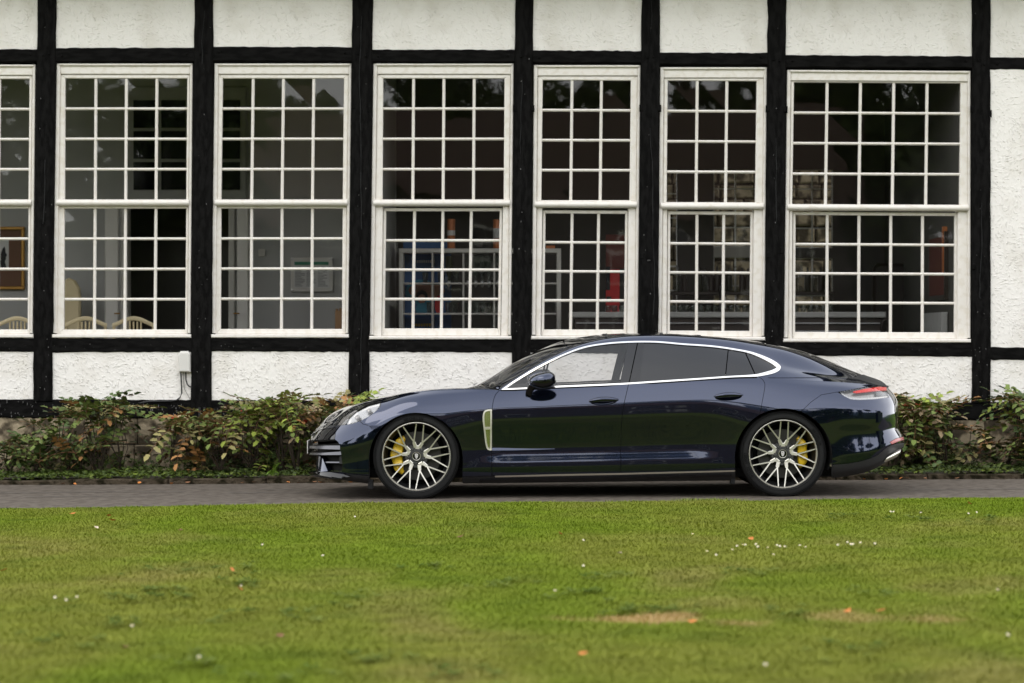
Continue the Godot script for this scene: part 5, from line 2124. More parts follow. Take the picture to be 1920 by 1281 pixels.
func cut_skin(mb: MB, k: Loft, c: Cut) -> void:
	var lo := c.keep[0]
	var hi := c.keep[0]
	for p in c.keep:
		lo = lo.min(p)
		hi = hi.max(p)
	lo -= Vector2(3, 3)
	hi += Vector2(3, 3)
	var F := PackedFloat32Array()
	F.resize(k.p.size())
	for i in k.p.size():
		var s := k.s[i]
		if s.x < lo.x or s.x > hi.x or s.y < lo.y or s.y > hi.y:
			F[i] = -40.0
		else:
			F[i] = field(c, s)
	for r in k.rows - 1:
		for q in k.cols - 1:
			var i0 := r * k.cols + q
			var id := [i0, i0 + 1, i0 + 1 + k.cols, i0 + k.cols]
			var hi_f := maxf(maxf(F[id[0]], F[id[1]]), maxf(F[id[2]], F[id[3]]))
			if hi_f < -6.0:
				continue
			var lo_f := minf(minf(F[id[0]], F[id[1]]), minf(F[id[2]], F[id[3]]))
			var P4 := [k.p[id[0]], k.p[id[1]], k.p[id[2]], k.p[id[3]]]
			var N4 := [k.n[id[0]], k.n[id[1]], k.n[id[2]], k.n[id[3]]]
			var S4 := [k.s[id[0]], k.s[id[1]], k.s[id[2]], k.s[id[3]]]
			if lo_f > 6.0 and c.bowl == 0.0:
				cell(mb, P4, N4, S4, [F[id[0]], F[id[1]], F[id[2]], F[id[3]]], c)
				continue
			# near an outline the cell is cut finer
			var n := FINE
			var vp := []
			var vn := []
			var vs := []
			var vf := PackedFloat32Array()
			for y in n + 1:
				var v := float(y) / n
				for x in n + 1:
					var u := float(x) / n
					vp.append((P4[0] as Vector3).lerp(P4[1], u).lerp((P4[3] as Vector3).lerp(P4[2], u), v))
					vn.append((N4[0] as Vector3).lerp(N4[1], u).lerp((N4[3] as Vector3).lerp(N4[2], u), v).normalized())
					var s: Vector2 = (S4[0] as Vector2).lerp(S4[1], u).lerp((S4[3] as Vector2).lerp(S4[2], u), v)
					vs.append(s)
					vf.append(field(c, s))
			for y in n:
				for x in n:
					var j := y * (n + 1) + x
					var ids := [j, j + 1, j + n + 2, j + n + 1]
					if vf[ids[0]] <= 0.0 and vf[ids[1]] <= 0.0 and vf[ids[2]] <= 0.0 and vf[ids[3]] <= 0.0:
						continue
					cell(mb, [vp[ids[0]], vp[ids[1]], vp[ids[2]], vp[ids[3]]], [vn[ids[0]], vn[ids[1]], vn[ids[2]], vn[ids[3]]], [vs[ids[0]], vs[ids[1]], vs[ids[2]], vs[ids[3]]], [vf[ids[0]], vf[ids[1]], vf[ids[2]], vf[ids[3]]], c)


const FINE := 3


# one cell of the skin, cut along its outline, with a return going in where it was cut
func cell(mb: MB, cp: Array, cn: Array, cs: Array, cf: Array, c: Cut) -> void:
	var q := []
	var m := []
	for i in 4:
		var o := c.off
		if c.bowl != 0.0:
			o -= c.bowl * (1.0 - exp(-maxf(cf[i], 0.0) * 0.35))
		if c.tilt != 0.0:
			o -= c.tilt * (cs[i].y - c.tilt_y)
		q.append(cp[i] + cn[i] * o)
		m.append(bent(cn[i], cs[i], c) if c.bowl != 0.0 or c.tilt != 0.0 else cn[i])
	if cf[0] > 0.0 and cf[1] > 0.0 and cf[2] > 0.0 and cf[3] > 0.0:
		two(mb, q[0], q[1], q[2], m[0], m[1], m[2], c.both)
		two(mb, q[0], q[2], q[3], m[0], m[2], m[3], c.both)
		return
	for h in 2:
		var tri := [0, 1, 2] if h == 0 else [0, 2, 3]
		var vp := []
		var vn := []
		var edge := []
		for e in 3:
			var a: int = tri[e]
			var b: int = tri[(e + 1) % 3]
			var fa: float = cf[a]
			var fb: float = cf[b]
			if fa > 0.0:
				vp.append(q[a])
				vn.append(m[a])
				edge.append(false)
			if (fa > 0.0) != (fb > 0.0):
				var t := fa / (fa - fb)
				vp.append((q[a] as Vector3).lerp(q[b], t))
				vn.append((m[a] as Vector3).lerp(m[b], t).normalized())
				edge.append(true)
		for e in range(1, vp.size() - 1):
			two(mb, vp[0], vp[e], vp[e + 1], vn[0], vn[e], vn[e + 1], c.both)
		if c.deep > 0.0:
			var at := []
			for e in vp.size():
				if edge[e]:
					at.append(e)
			if at.size() == 2:
				var a: Vector3 = vp[at[0]]
				var b: Vector3 = vp[at[1]]
				var cen := Vector3.ZERO
				for v in vp:
					cen += v / vp.size()
				var o := ((a + b) * 0.5 - cen).normalized()
				var a2: Vector3 = a - cn[0] * c.deep
				var b2: Vector3 = b - cn[0] * c.deep
				two(mb, a, b, b2, o, o, o, c.both)
				two(mb, a, b2, a2, o, o, o, c.both)


func bent(n: Vector3, s: Vector2, c: Cut) -> Vector3:
	var v := n
	if c.bowl != 0.0:
		var f := field(c, s)
		var gx := field(c, s + Vector2(0.4, 0)) - field(c, s - Vector2(0.4, 0))
		var gy_ := field(c, s + Vector2(0, 0.4)) - field(c, s - Vector2(0, 0.4))
		var sl := c.bowl * 0.35 * exp(-maxf(f, 0.0) * 0.35) * 223.0 / 0.8
		v += Vector3(gx, -gy_, 0) * sl
	v.y -= c.tilt * 223.0
	return v.normalized()


func two(mb: MB, a: Vector3, b: Vector3, d: Vector3, na: Vector3, nb: Vector3, nd: Vector3, both: int) -> void:
	if both & 1:
		mb.tri(a, b, d, na, nb, nd)
	if both & 2:
		var m := Vector3(1, 1, -1)
		mb.tri(a * m, b * m, d * m, na * m, nb * m, nd * m)


var O := Vector3.ZERO


# a panel on both sides: as two objects, or one that spans the car
func panel(called: String, c: Cut, material, parent: Node3D, span := false, label := "") -> Node3D:
	var first: Node3D = null
	c.both = 3 if span else 1
	var m := MB.new()
	cut_skin(m, low, c)
	cut_skin(m, up, c)
	if m.empty():
		return null
	for side in ([3] if span else [1, 2]):
		if side == 2:
			m = mirrored(m)
		var o := obj(called, m, material, parent)
		if label != "":
			o.set_meta("label", label)
		if first == null:
			first = o
	return first


func mirrored(m: MB) -> MB:
	var o := MB.new()
	var f := Vector3(1, 1, -1)
	for i in range(0, m.v.size(), 3):
		o.tri(m.v[i] * f, m.v[i + 1] * f, m.v[i + 2] * f, m.n[i] * f, m.n[i + 1] * f, m.n[i + 2] * f)
	return o


func cut(keep: Array, minus := [], gap := 0.75, off := 0.0, deep := 0.012, arches := true) -> Cut:
	var c := Cut.new()
	c.keep = poly(keep)
	for m in minus:
		c.minus.append(poly(m))
	c.gap = gap
	c.off = off
	c.deep = deep
	c.arches = arches
	return c


func ellipse(cx: float, cy: float, rx: float, ry: float, tilt := 0.0, n := 28) -> Array:
	var o := []
	for k in n:
		var a := TAU * k / n
		var p := Vector2(cos(a) * rx, sin(a) * ry).rotated(tilt)
		o.append(Vector2(cx, cy) + p)
	return o


func build_car() -> void:
	build_skins()
	var car := root("parked_car", Vector3(0, 0, CAR_Z))
	tag(car, "dark blue five-door saloon car parked side-on along the drive", "car")
	# outlines surveyed on the photograph
	var belt := [[940, 731.3], [964, 731], [1048.6, 726.6], [1140, 722.9], [1179, 720.9], [1224, 718], [1308.5, 712.5], [1379, 707.8], [1419, 706.8]]
	var dlo := curve([[939.5, 731.3], [964, 715], [998, 694], [1026, 678.7], [1060, 663], [1093.6, 650.8], [1133, 643.8], [1178, 640.4], [1231, 640.2], [1280, 644.4], [1336.6, 648.5], [1381.6, 655], [1410, 660.6], [1440, 671.6], [1456, 680.5], [1463.5, 688], [1462, 694], [1453, 699.6], [1436, 704], [1419, 706.9]], 4)
	var rb := belt.duplicate()
	rb.reverse()
	dlo.append_array(curve(rb, 3))
	var head := curve([[622, 797.5], [633, 783], [653, 768.6], [681, 757], [703, 751.8], [714.8, 751.8]], 5)
	head.append_array(curve([[714.8, 752.5], [713, 761], [700.5, 774], [681, 786.5], [661, 793.5], [644, 796.5], [622, 797.5]], 5))
	var tail_l := curve([[1573.5, 735], [1600, 730.5], [1630, 725.5], [1655, 721.5], [1662, 727], [1668, 744]], 4)
	tail_l.append_array(curve([[1668, 744.5], [1640, 748], [1612, 749.5], [1596, 748.5], [1583, 742.5], [1573.5, 735]], 4))
	var vent := [[922.3, 768], [922, 844.3]] + curve([[920.5, 845], [914.5, 843.5], [911, 836], [907.5, 810], [905, 782], [907.5, 771.5], [913.5, 768.3], [922.3, 767.5]], 4)
	var intake := [[576, 826], [627, 824]] + curve([[627, 824], [633.5, 829], [636.5, 836], [640, 860], [641.8, 876]], 3) + [[640, 885], [604, 887], [576, 887]]
	var blade := [[576, 812], [584, 817], [600, 806], [630, 801.5], [629, 812], [627.5, 824], [576, 826]]
	var front_edge := curve([[937, 731.5], [930, 739], [926, 748], [923.6, 760], [922.4, 770]], 4)
	var seam_b := [[1196, 636], [1179, 719], [1171, 753], [1166.5, 780], [1164.5, 810], [1164, 853], [1164, 895]]
	var seam_c := curve([[1421, 705.5], [1430, 712], [1434, 719], [1434, 727], [1430, 750], [1425, 777]], 4)
	var handle_f := ellipse(1132, 752.5, 25, 7.0, -0.06)
	var handle_r := ellipse(1366, 744, 25, 7.0, -0.06)
	var tip := [[1654, 866.5], [1663, 854], [1687, 841.5], [1700, 838], [1700, 868]]
	var refl := [[1668.5, 829.5], [1680, 822.5], [1700, 817], [1700, 824], [1686, 828], [1673, 833.5]]
	var dif_top := curve([[1556, 872], [1600, 868], [1641, 856], [1664, 838.5], [1680, 832.5], [1700, 829.5]], 4)

	# dark shell under the panels, so that the gaps read as gaps
	var c := cut([[560, 600], [1720, 600], [1720, 925], [560, 925]], [dlo, [[886, 724], [930, 727], [964, 705], [1006, 680], [1049, 658.5], [1062, 653], [1048, 630], [880, 700]], [[1062, 653], [1119, 636], [1203, 628.6], [1280, 630.6], [1390, 641], [1440, 650], [1440, 600], [1048, 600]], [[1440, 650], [1478, 658.5], [1557, 687.5], [1600, 704], [1610, 690], [1440, 620]], intake, head, handle_f, handle_r, tail_l, vent], 0.0, -0.010, 0.02)
	panel("inner_shell", c, M.matt_black, car, true)

	# front
	c = cut([[560, 700], [622, 797.5], [644, 797], [661, 794.3], [674, 789.5], [681, 795.5], [690, 797.6], [740, 798], [740, 925], [560, 925]], [intake, blade, [[560, 884.5], [622, 884.5], [648, 888.5], [700, 892.5], [700, 925], [560, 925]]], 0.5)
	panel("front_bumper", c, M.paint, car, true)
	c = cut(blade, [], 0.4, -0.002, 0.01)
	panel("nose_blade", c, M.gloss_black, car, true)
	c = cut([[560, 885], [622, 884.5], [648, 888.5], [700, 893.5], [700, 925], [560, 925]], [], 0.2, 0.006, 0.05)
	var sp := panel("splitter", c, M.satin_black, car, true)
	c = cut([[560, 885], [600, 884.5], [622, 884.8], [648, 888.6], [660, 891.5], [640, 893.5], [600, 890], [560, 889.5]], [], 0.0, 0.034, 0.05)
	c.tilt = -0.0022
	c.tilt_y = 890.0
	panel("splitter_lip", c, M.gloss_black, car, true)
	# intake: a dark recess with slats in front of it
	c = cut(intake, [], -1.0, -0.075, 0.0)
	panel("intake_recess", c, M.matt_black, car, true)
	for s in [[[[572, 835.8], [636.5, 835.5], [638, 843.2], [572, 841]], -0.006, 0.05], [[[572, 848.5], [600, 849.5], [638.8, 847], [640.2, 853.2], [600, 853.4], [572, 853]], -0.006, 0.05], [[[598, 866], [641, 866.2], [641.3, 868.6], [598, 868.2]], -0.022, 0.03]]:
		c = cut(s[0], [], 0.0, s[1], s[2])
		c.tilt = -0.0014
		c.tilt_y = s[0][0][1]
		panel("slat", c, M.slat_grey, car, true)
	c = cut([[588.5, 854], [593, 855], [602, 860], [616, 883.5], [595, 885]], [], 0.0, -0.004, 0.05)
	c.tilt = -0.0010
	c.tilt_y = 870.0
	panel("air_blade", c, M.paint, car)
	for s in [[634.5, 856, 641.5, 870], [635.5, 839, 639, 846]]:
		c = cut([[s[0], s[1]], [s[2], s[1] + 1], [s[2], s[3]], [s[0], s[3]]], [], 0.0, -0.012, 0.03)
		panel("intake_trim", c, M.satin_black, car)
	# number plate on the nose
	var m := MB.new()
	m.box(Vector3(-1.781, 0.345, -0.26), Vector3(-1.774, 0.458, 0.26), 0.002)
	obj("number_plate", m, M.white_plastic, car)
	# hood, headlights
	c = cut([[560, 822], [584, 817.2], [600, 804.5], [622, 796], [633, 783], [653, 768.6], [681, 757], [703, 751.4], [715, 750.4], [757, 739.6], [813, 732.4], [860, 730.4], [892, 730.4], [928, 731.5], [905, 725.5], [884, 721.5], [880, 690], [560, 690]], [head], 0.3)
	panel("bonnet", c, M.paint, car, true)
	c = cut([[884, 721.5], [905, 725.5], [928, 731.8], [936, 730.5], [925, 724], [893, 716], [884, 716]], [], 0.0, -0.012, 0.02)
	panel("cowl", c, M.satin_black, car, true)
	c = cut(head, [], 0.5, 0.0, 0.015)
	for side in [1, 2]:
		c.both = side
		m = MB.new()
		cut_skin(m, low, c)
		cut_skin(m, up, c)
		var hl := obj("headlight", m, M.lamp_glass, car)
		for q in [["reflector", [[645, 796.5], [652, 782], [666, 769], [690, 757], [712, 751.5], [713, 761], [700.5, 774], [681, 786.5], [661, 793.8]], -0.022, M.lamp_silver, 0.6, 0.012], ["housing", head, -0.034, M.gloss_black, -0.6, 0.0], ["projector", ellipse(668, 781, 5.5, 4.0, -0.6), -0.014, M.lamp_smoke, 0.0, 0.01], ["projector", ellipse(690, 768, 5.5, 4.0, -0.6), -0.014, M.lamp_smoke, 0.0, 0.01], ["shade", [[626, 796], [640, 779], [664, 764.5], [668, 766.5], [652, 780], [643, 795]], -0.026, M.lamp_smoke, 0.3, 0.006]]:
			var cc := cut(q[1], [], q[4], q[2], 0.0)
			cc.bowl = q[5]
			cc.both = side
			var hm := MB.new()
			cut_skin(hm, low, cc)
			cut_skin(hm, up, cc)
			obj(q[0], hm, q[3], hl)
	# sides
	c = cut([[674, 789.5], [681, 786.5], [700.5, 774], [713, 761.5], [715, 750.8], [757, 739.3], [813, 732.1], [860, 730.1], [892, 730.1], [937, 731.3]] + front_edge + [[922, 768], [922, 925], [860, 925], [700, 810], [690, 797.6], [681, 795.5]], [vent, head], 0.45)
	panel("front_wing", c, M.paint, car)
	var sill_top := [[868, 893.5], [928, 891.8], [1060, 888.5], [1164, 886.7], [1377.6, 881.5]]
	c = cut(front_edge + [[922.2, 775], [922, 846], [922, 870], [923, 891.5], [928, 891.8], [1060, 888.5], [1164, 886.7], [1164, 853], [1164.5, 810], [1166.5, 780], [1171, 753], [1179, 719], [1140, 724.5], [1048.6, 728.4], [964, 733], [940, 733]], [handle_f], 0.5)
	var fd := panel("front_door", c, M.paint, car)
	c = cut([[1179, 719], [1171, 753], [1166.5, 780], [1164.5, 810], [1164, 853], [1164, 886.7], [1380, 881.5], [1425, 777]] + reversed_(seam_c) + [[1419, 708.8], [1379, 709.8], [1308.5, 714.2], [1224, 719.8]], [handle_r], 0.5)
	var rd := panel("rear_door", c, M.paint, car)
	# the side frame: roof rail, rear wing
	var rail_px := [[928, 727], [964, 704.4], [1006, 679.4], [1049, 658.2], [1082, 645], [1119, 635.4], [1161, 630], [1203, 628.2], [1231, 628.1], [1280, 630.3], [1337, 634.2], [1390, 640.4], [1444, 650], [1478, 658], [1517, 671], [1557, 687], [1585, 698], [1607, 707.5]]
	c = cut(curve(rail_px, 4) + [[1585, 709.5], [1540, 708], [1472, 708.5], [1440, 708.5], [1472, 712], [1528, 715], [1585, 717.5], [1621, 720.5], [1641, 722.5], [1600, 730.3], [1573, 735], [1571, 735], [1540, 740.5], [1520, 754.6], [1503, 771], [1470, 800], [1425, 800]] + reversed_(seam_c) + [[1300, 700], [1100, 690], [960, 729], [937, 732]], [dlo], 0.35)
	panel("side_frame", c, M.paint, car)
	# the groove between the pillar and the rear wing
	c = cut([[1436, 706.5], [1472, 707.5], [1540, 707], [1585, 708.5], [1612, 712], [1648, 720], [1645, 724], [1585, 718.5], [1528, 716], [1472, 713], [1440, 709.5]], [], 0.0, -0.004, 0.0)
	panel("waist_groove", c, M.paint, car)
	c = cut(dif_top + [[1700, 925], [1545, 925]], [tip], 0.3, 0.001, 0.02)
	panel("diffuser", c, M.satin_black, car, true)
	c = cut([[1503, 771], [1520, 754.6], [1540, 740.5], [1571, 735], [1583, 742.7], [1596, 748.8], [1612, 749.8], [1640, 748.4], [1667, 744.8], [1662, 727], [1720, 700], [1720, 925], [1500, 925]], [[[1545, 872]] + dif_top + [[1720, 829], [1720, 930], [1545, 930]], refl], 0.45)
	panel("rear_bumper", c, M.paint, car, true)
	c = cut(refl, [], 0.4, -0.001, 0.006)
	panel("reflector", c, M.dark_red_lens, car)
	# sill with a bright line along its top
	c = cut([[868, 895.5], [1378.5, 884], [1384, 925], [868, 925]], [], 0.0, 0.004, 0.03)
	panel("sill", c, M.satin_black, car)
	c = cut([[900, 898], [1060, 895.3], [1250, 890.5], [1370, 888.5], [1374, 891], [1250, 895.5], [1060, 900], [900, 901.5]], [], 0.0, 0.012, 0.02)
	panel("sill_blade", c, M.gloss_black, car)
	c = cut([[928, 892.2], [1060, 888.9], [1164, 887.1], [1379, 881.7], [1379, 884.2], [1164, 889.8], [1060, 891.8], [928, 894.6]], [], 0.0, 0.007, 0.012)
	panel("sill_strip", c, M.satin_chrome, car)
	c = cut([[866, 893.6], [930, 891.9], [930, 895.5], [866, 896.5]], [], 0.0, 0.002, 0.01)
	panel("sill_end", c, M.gloss_black, car)

	# glass and bright trim
	c = cut(dlo, [], 0.0, 0.004, 0.010)
	c.ring = 2.9
	c.ring_tail = 4.2
	panel("window_trim", c, M.chrome, car)
	var g0 := [[930, 740], [1030, 600], [1026.5, 681], [1021.5, 735]]
	var front_glass := [[1020, 740], [1025, 690], [1030, 600], [1182, 600], [1178, 643.6], [1161, 719], [1160, 740]]
	for q in [["front_window", front_glass, M.clear_glass], ["quarter_light", [[925, 745], [925, 600], [1026, 600], [1025.5, 683], [1021.5, 697], [1016, 745]], M.clear_glass], ["rear_window", [[1211, 600], [1207.5, 642], [1198.5, 717], [1196, 740], [1359, 740], [1359.5, 707], [1365, 655], [1366, 600]], M.privacy_glass], ["rear_quarter_window", [[1367.5, 600], [1366.5, 655], [1361, 707], [1360, 740], [1430, 740], [1417.5, 707], [1396, 659], [1394, 600]], M.privacy_glass], ["pillar_window", [[1396, 600], [1397.5, 658], [1419, 706], [1424, 740], [1490, 740], [1490, 600]], M.privacy_glass]]:
		c = cut(q[1], [], 0.3, -0.004, 0.0)
		var cc := clip_to(q[1], dlo)
		if cc.size() < 3:
			continue
		c.keep = cc
		c.gap = 3.0 if q[0] != "pillar_window" else 5.5
		c = glass_cut(q[1], dlo, -0.004)
		panel(q[0], c, q[2], car)
	for q in [["pillar_cover", [[1178, 640], [1161, 722], [1178, 722], [1195.5, 640]]], ["pillar_cover", [[1197, 640], [1179.5, 722], [1198.5, 722], [1208, 640]]], ["mirror_pillar", [[1026.5, 677], [1025.5, 683], [1021, 702], [1016, 735], [1020, 735], [1025, 702], [1030.5, 677]]]]:
		c = glass_cut(q[1], dlo, -0.001)
		panel(q[0], c, M.gloss_black, car)
	# windscreen, roof glass, rear screen
	var wind := [[890, 724], [930, 728]] + [[964, 704], [1006, 679], [1049, 657.8], [1064, 651.2], [1058, 645], [1050, 630], [880, 660]]
	c = cut(wind, [], 0.2, -0.003, 0.006)
	panel("windscreen", c, M.screen_glass, car, true)
	c = cut([[1065, 651], [1082, 644.6], [1119, 635], [1161, 629.6], [1203, 627.9], [1231, 627.8], [1238, 627.8], [1238, 600], [1050, 600], [1059, 645]], [], 0.4, -0.001, 0.006)
	panel("roof_glass", c, M.gloss_black, car, true)
	c = cut([[1240, 600], [1240, 628], [1280, 630], [1337, 633.9], [1390, 640.1], [1434, 648], [1434, 600]], [], 0.4, -0.001, 0.006)
	panel("roof_glass", c, M.gloss_black, car, true)
	c = cut([[1436, 600], [1436, 648.3], [1478, 657.7], [1517, 670.7], [1557, 686.7], [1585, 697.7], [1603, 705.5], [1618, 703], [1618, 690]], [], 0.4, -0.002, 0.006)
	panel("rear_screen", c, M.privacy_glass, car, true)
	c = cut([[1587, 698], [1607, 707.5], [1585, 709.3], [1612, 713], [1642, 722.5], [1668, 727], [1668, 700], [1619, 703], [1604, 706]], [], 0.2, 0.004, 0.02)
	panel("spoiler", c, M.satin_black, car, true)
	# cross-bars of the roof
	for x in [1135.0, 1239.0, 1310.0]:
		c = cut([[x - 2.5, 600], [x + 2.5, 600], [x + 5.5, 660], [x - 0.5, 660]], [[[1000, 700]] + rail_px + [[1607, 760], [1000, 760]]], 0.0, 0.006, 0.008)
		panel("roof_bow", c, M.satin_black, car, true)

	# tail lights
	c = cut(tail_l, [], 0.3, 0.001, 0.01)
	for side in [1, 2]:
		c.both = side
		m = MB.new()
		cut_skin(m, low, c)
		cut_skin(m, up, c)
		var tl := obj("tail_light", m, M.lamp_glass, car)
		for q in [["housing", tail_l, -0.030, M.lamp_smoke, 0.0, 0.0], ["red_bar", [[1600, 733.8], [1622, 728.8], [1655, 724.0], [1672, 723.5], [1672, 730.5], [1640, 733], [1607, 736.8], [1600, 735.5]], -0.003, M.red_lens, 0.0, 0.012], ["lower_trim", [[1574, 735], [1580, 737], [1592, 744], [1612, 745.6], [1640, 744.2], [1672, 741.5], [1672, 746], [1640, 748.2], [1612, 749.3], [1596, 748.2], [1583, 742]], -0.008, M.lamp_silver, 0.0, 0.01], ["module", [[1644, 731.5], [1672, 730], [1672, 741], [1645, 742.5]], -0.012, M.gloss_black, 0.0, 0.0]]:
			var cc := cut(q[1], [], q[4], q[2], q[5])
			cc.both = side
			var tm := MB.new()
			cut_skin(tm, low, cc)
			obj(q[0], tm, q[3], tl)
	# tail pipes
	for sz in [1.0, -1.0]:
		for dz in [0.60, 0.72]:
			m = MB.new()
			var a := P(1657, 862, CAR_Z + 0.72)
			var pts := []
			for st in [[3.10, 0.290, 1.0], [3.17, 0.318, 1.0], [3.23, 0.346, 1.0], [3.285, 0.372, 1.0], [3.283, 0.371, 0.86], [3.20, 0.334, 0.84]]:
				for k in 20:
					var t := TAU * k / 20
					var sq := pow(absf(cos(t)), 0.7) * signf(cos(t))
					var sy := pow(absf(sin(t)), 0.7) * signf(sin(t))
					pts.append(Vector3(st[0] + 0.016 * sy * 1.2, st[1] + 0.035 * sy * st[2], sz * dz + 0.054 * sq * st[2]))
			m.grid(pts, 20, Vector3.ZERO, true)
			obj("tail_pipe", m, M.satin_chrome, car)

	# side vents: bright frames with a bar, slats inside
	c = cut(vent, [], 0.0, 0.004, 0.02)
	c.ring = 3.0
	for side in [1, 2]:
		c.both = side
		m = MB.new()
		cut_skin(m, low, c)
		var vf := obj("side_vent", m, M.rim_silver, car)
		var cc := cut(vent, [], 2.0, -0.006, 0.0)
		cc.tilt = 0.00035
		cc.tilt_y = 770.0
		cc.both = side
		var vm := MB.new()
		cut_skin(vm, low, cc)
		obj("deflector", vm, M.vent_metal, vf)
		cc = cut([[900, 803.0], [925, 801.8], [925, 804.6], [900, 805.6]], [], 0.0, 0.003, 0.015)
		cc.keep = clip_to([[900, 802.6], [925, 801.6], [925, 805.0], [900, 806.0]], vent)
		cc.both = side
		vm = MB.new()
		cut_skin(vm, low, cc)
		obj("bar", vm, M.rim_silver, vf)
	c = cut([[922.5, 839.5], [960, 840.6], [1000, 841.4], [1060, 841.5], [1000, 843.6], [960, 844.6], [922.5, 845]], [], 0.0, 0.0025, 0.006)
	c.tilt = -0.0012
	c.tilt_y = 842.0
	panel("door_crease", c, M.paint, car)
	# door handles standing proud of bright-edged bowls
	for q in [[handle_f, 1132.0, 752.5], [handle_r, 1366.0, 744.0]]:
		c = cut(q[0], [], -0.2, -0.0005, 0.0, false)
		c.bowl = 0.022
		for side in [1, 2]:
			c.both = side
			m = MB.new()
			cut_skin(m, low, c)
			var bowl := obj("handle_recess", m, M.paint, car)
			var hp := []
			var sg := 1.0 if side == 1 else -1.0
			var n := 16
			for i in n + 1:
				var u := float(i) / n
				var px: float = q[1] - 27 + 55 * u
				var py: float = q[2] - 2.0 - 3.2 * sin(u * PI) * (1.0 - 0.35 * u) - 1.2 * u + 1.5 * (1.0 - u) * (1.0 - u)
				var th := 0.0135 * pow(sin(clampf(u * 0.93 + 0.04, 0, 1) * PI), 0.5)
				var pr := 0.944 + 0.026 * pow(sin(clampf(u, 0.02, 0.98) * PI), 0.6)
				var ctr := P(px, py, CAR_Z + 0.95)
				for k in 12:
					var a := TAU * k / 12
					hp.append(Vector3(ctr.x, ctr.y + 0.003 + sin(a) * th, sg * (pr - 0.020 + 0.020 * cos(a) - 0.013 * sin(a))))
			var hm := MB.new()
			hm.grid(hp, 12, Vector3.ZERO, true)
			obj("handle", hm, M.paint, bowl)
	build_mirrors(car)
	build_cabin(car)
	build_wheels(car)


func reversed_(a: Array) -> Array:
	var b := a.duplicate()
	b.reverse()
	return b


func clip_to(a: Array, b: Array) -> PackedVector2Array:
	var best := PackedVector2Array()
	for r in Geometry2D.intersect_polygons(poly(a), poly(b)):
		if r.size() > best.size():
			best = r
	return best


# the part of a pane's outline that lies inside the bright trim
func glass_cut(a: Array, dlo: Array, off: float) -> Cut:
	var inner := PackedVector2Array()
	for r in Geometry2D.offset_polygon(poly(dlo), -2.6):
		if r.size() > inner.size():
			inner = r
	var best := PackedVector2Array()
	for r in Geometry2D.intersect_polygons(poly(a), inner):
		if r.size() > best.size():
			best = r
	var c := Cut.new()
	c.keep = best
	c.gap = 0.15
	c.off = off
	c.deep = 0.006
	c.arches = false
	return c


func build_mirrors(car: Node3D) -> void:
	for sg in [1.0, -1.0]:
		var c := P(1017, 713.5, CAR_Z + 1.02)
		c.z = 0
		var pts := []
		var rows := 15
		var sides := 28
		for r in rows + 1:
			var v := PI * r / rows
			for k in sides:
				var a := TAU * k / sides
				var ex := sin(v)
				# rounded in plan, blunt behind, drawn to a point in front
				var x := pow(absf(cos(a)), 0.8) * signf(cos(a)) * ex
				var y := pow(absf(sin(a)), 0.85) * signf(sin(a)) * ex
				var z := -cos(v)
				var px := x * (0.105 if x > 0 else 0.115)
				var py := y * 0.064 * (1.0 + 0.18 * x) + 0.012 * x + (0.004 if y > 0 else 0.0)
				px += 0.018 * z
				pts.append(c + Vector3(px, py, sg * (1.025 + z * 0.105)))
		var m := MB.new()
		m.grid(pts, sides, Vector3.ZERO, true)
		var mi := obj("wing_mirror", m, M.paint, car)
		# lower shell, arm and glass
		var low_pts := []
		for r in rows + 1:
			var v := PI * r / rows
			for k in sides:
				var a := TAU * k / sides
				var ex := sin(v)
				var x := cos(a) * ex
				var y := minf(sin(a), -0.15) * ex
				low_pts.append(c + Vector3(x * 0.114 + 0.018 * -cos(v), y * 0.0705 * (1.0 + 0.18 * x) + 0.012 * x, sg * (1.025 - cos(v) * 0.108)))
		m = MB.new()
		m.grid(low_pts, sides, Vector3.ZERO, true)
		obj("lower_shell", m, M.gloss_black, mi)
		m = MB.new()
		var arm := []
		for q in [[1003, 721, 0.97, 0.038, 0.020], [996, 728, 0.945, 0.034, 0.020], [992, 735, 0.925, 0.030, 0.020], [991, 742, 0.905, 0.026, 0.018], [993, 746, 0.885, 0.014, 0.012]]:
			var o := P(q[0], q[1], CAR_Z + q[2])
			for k in 14:
				var a := TAU * k / 14
				arm.append(Vector3(o.x + cos(a) * q[3], o.y + sin(a) * q[4], sg * (q[2] + sin(a) * 0.03)))
		m.grid(arm, 14, Vector3.ZERO, true)
		obj("arm", m, M.gloss_black, mi)
		m = MB.new()
		var disc := []
		for k in 24:
			var a := TAU * k / 24
			disc.append(Vector3(c.x + 0.1065, c.y + 0.018 + sin(a) * 0.052, sg * (1.025 + cos(a) * 0.088)))
		for k in 24:
			m.ftri(Vector3(c.x + 0.1085, c.y + 0.018, sg * 1.025), disc[k], disc[(k + 1) % 24], Vector3(1, 0, 0))
		obj("mirror_glass", m, M.chrome, mi)


func rounded(c: Vector3, r: Vector3, e := 0.5) -> MB:
	var pts := []
	for i in 15:
		var v := PI * (i / 14.0 - 0.5)
		for k in 24:
			var a := TAU * k / 24
			var q := Vector3(pow(absf(cos(v)), e) * pow(absf(cos(a)), e) * signf(cos(a)), pow(absf(sin(v)), e) * signf(sin(v)), pow(absf(cos(v)), e) * pow(absf(sin(a)), e) * signf(sin(a)))
			pts.append(c + q * r)
	var m := MB.new()
	m.grid(pts, 24, Vector3.ZERO, true)
	return m


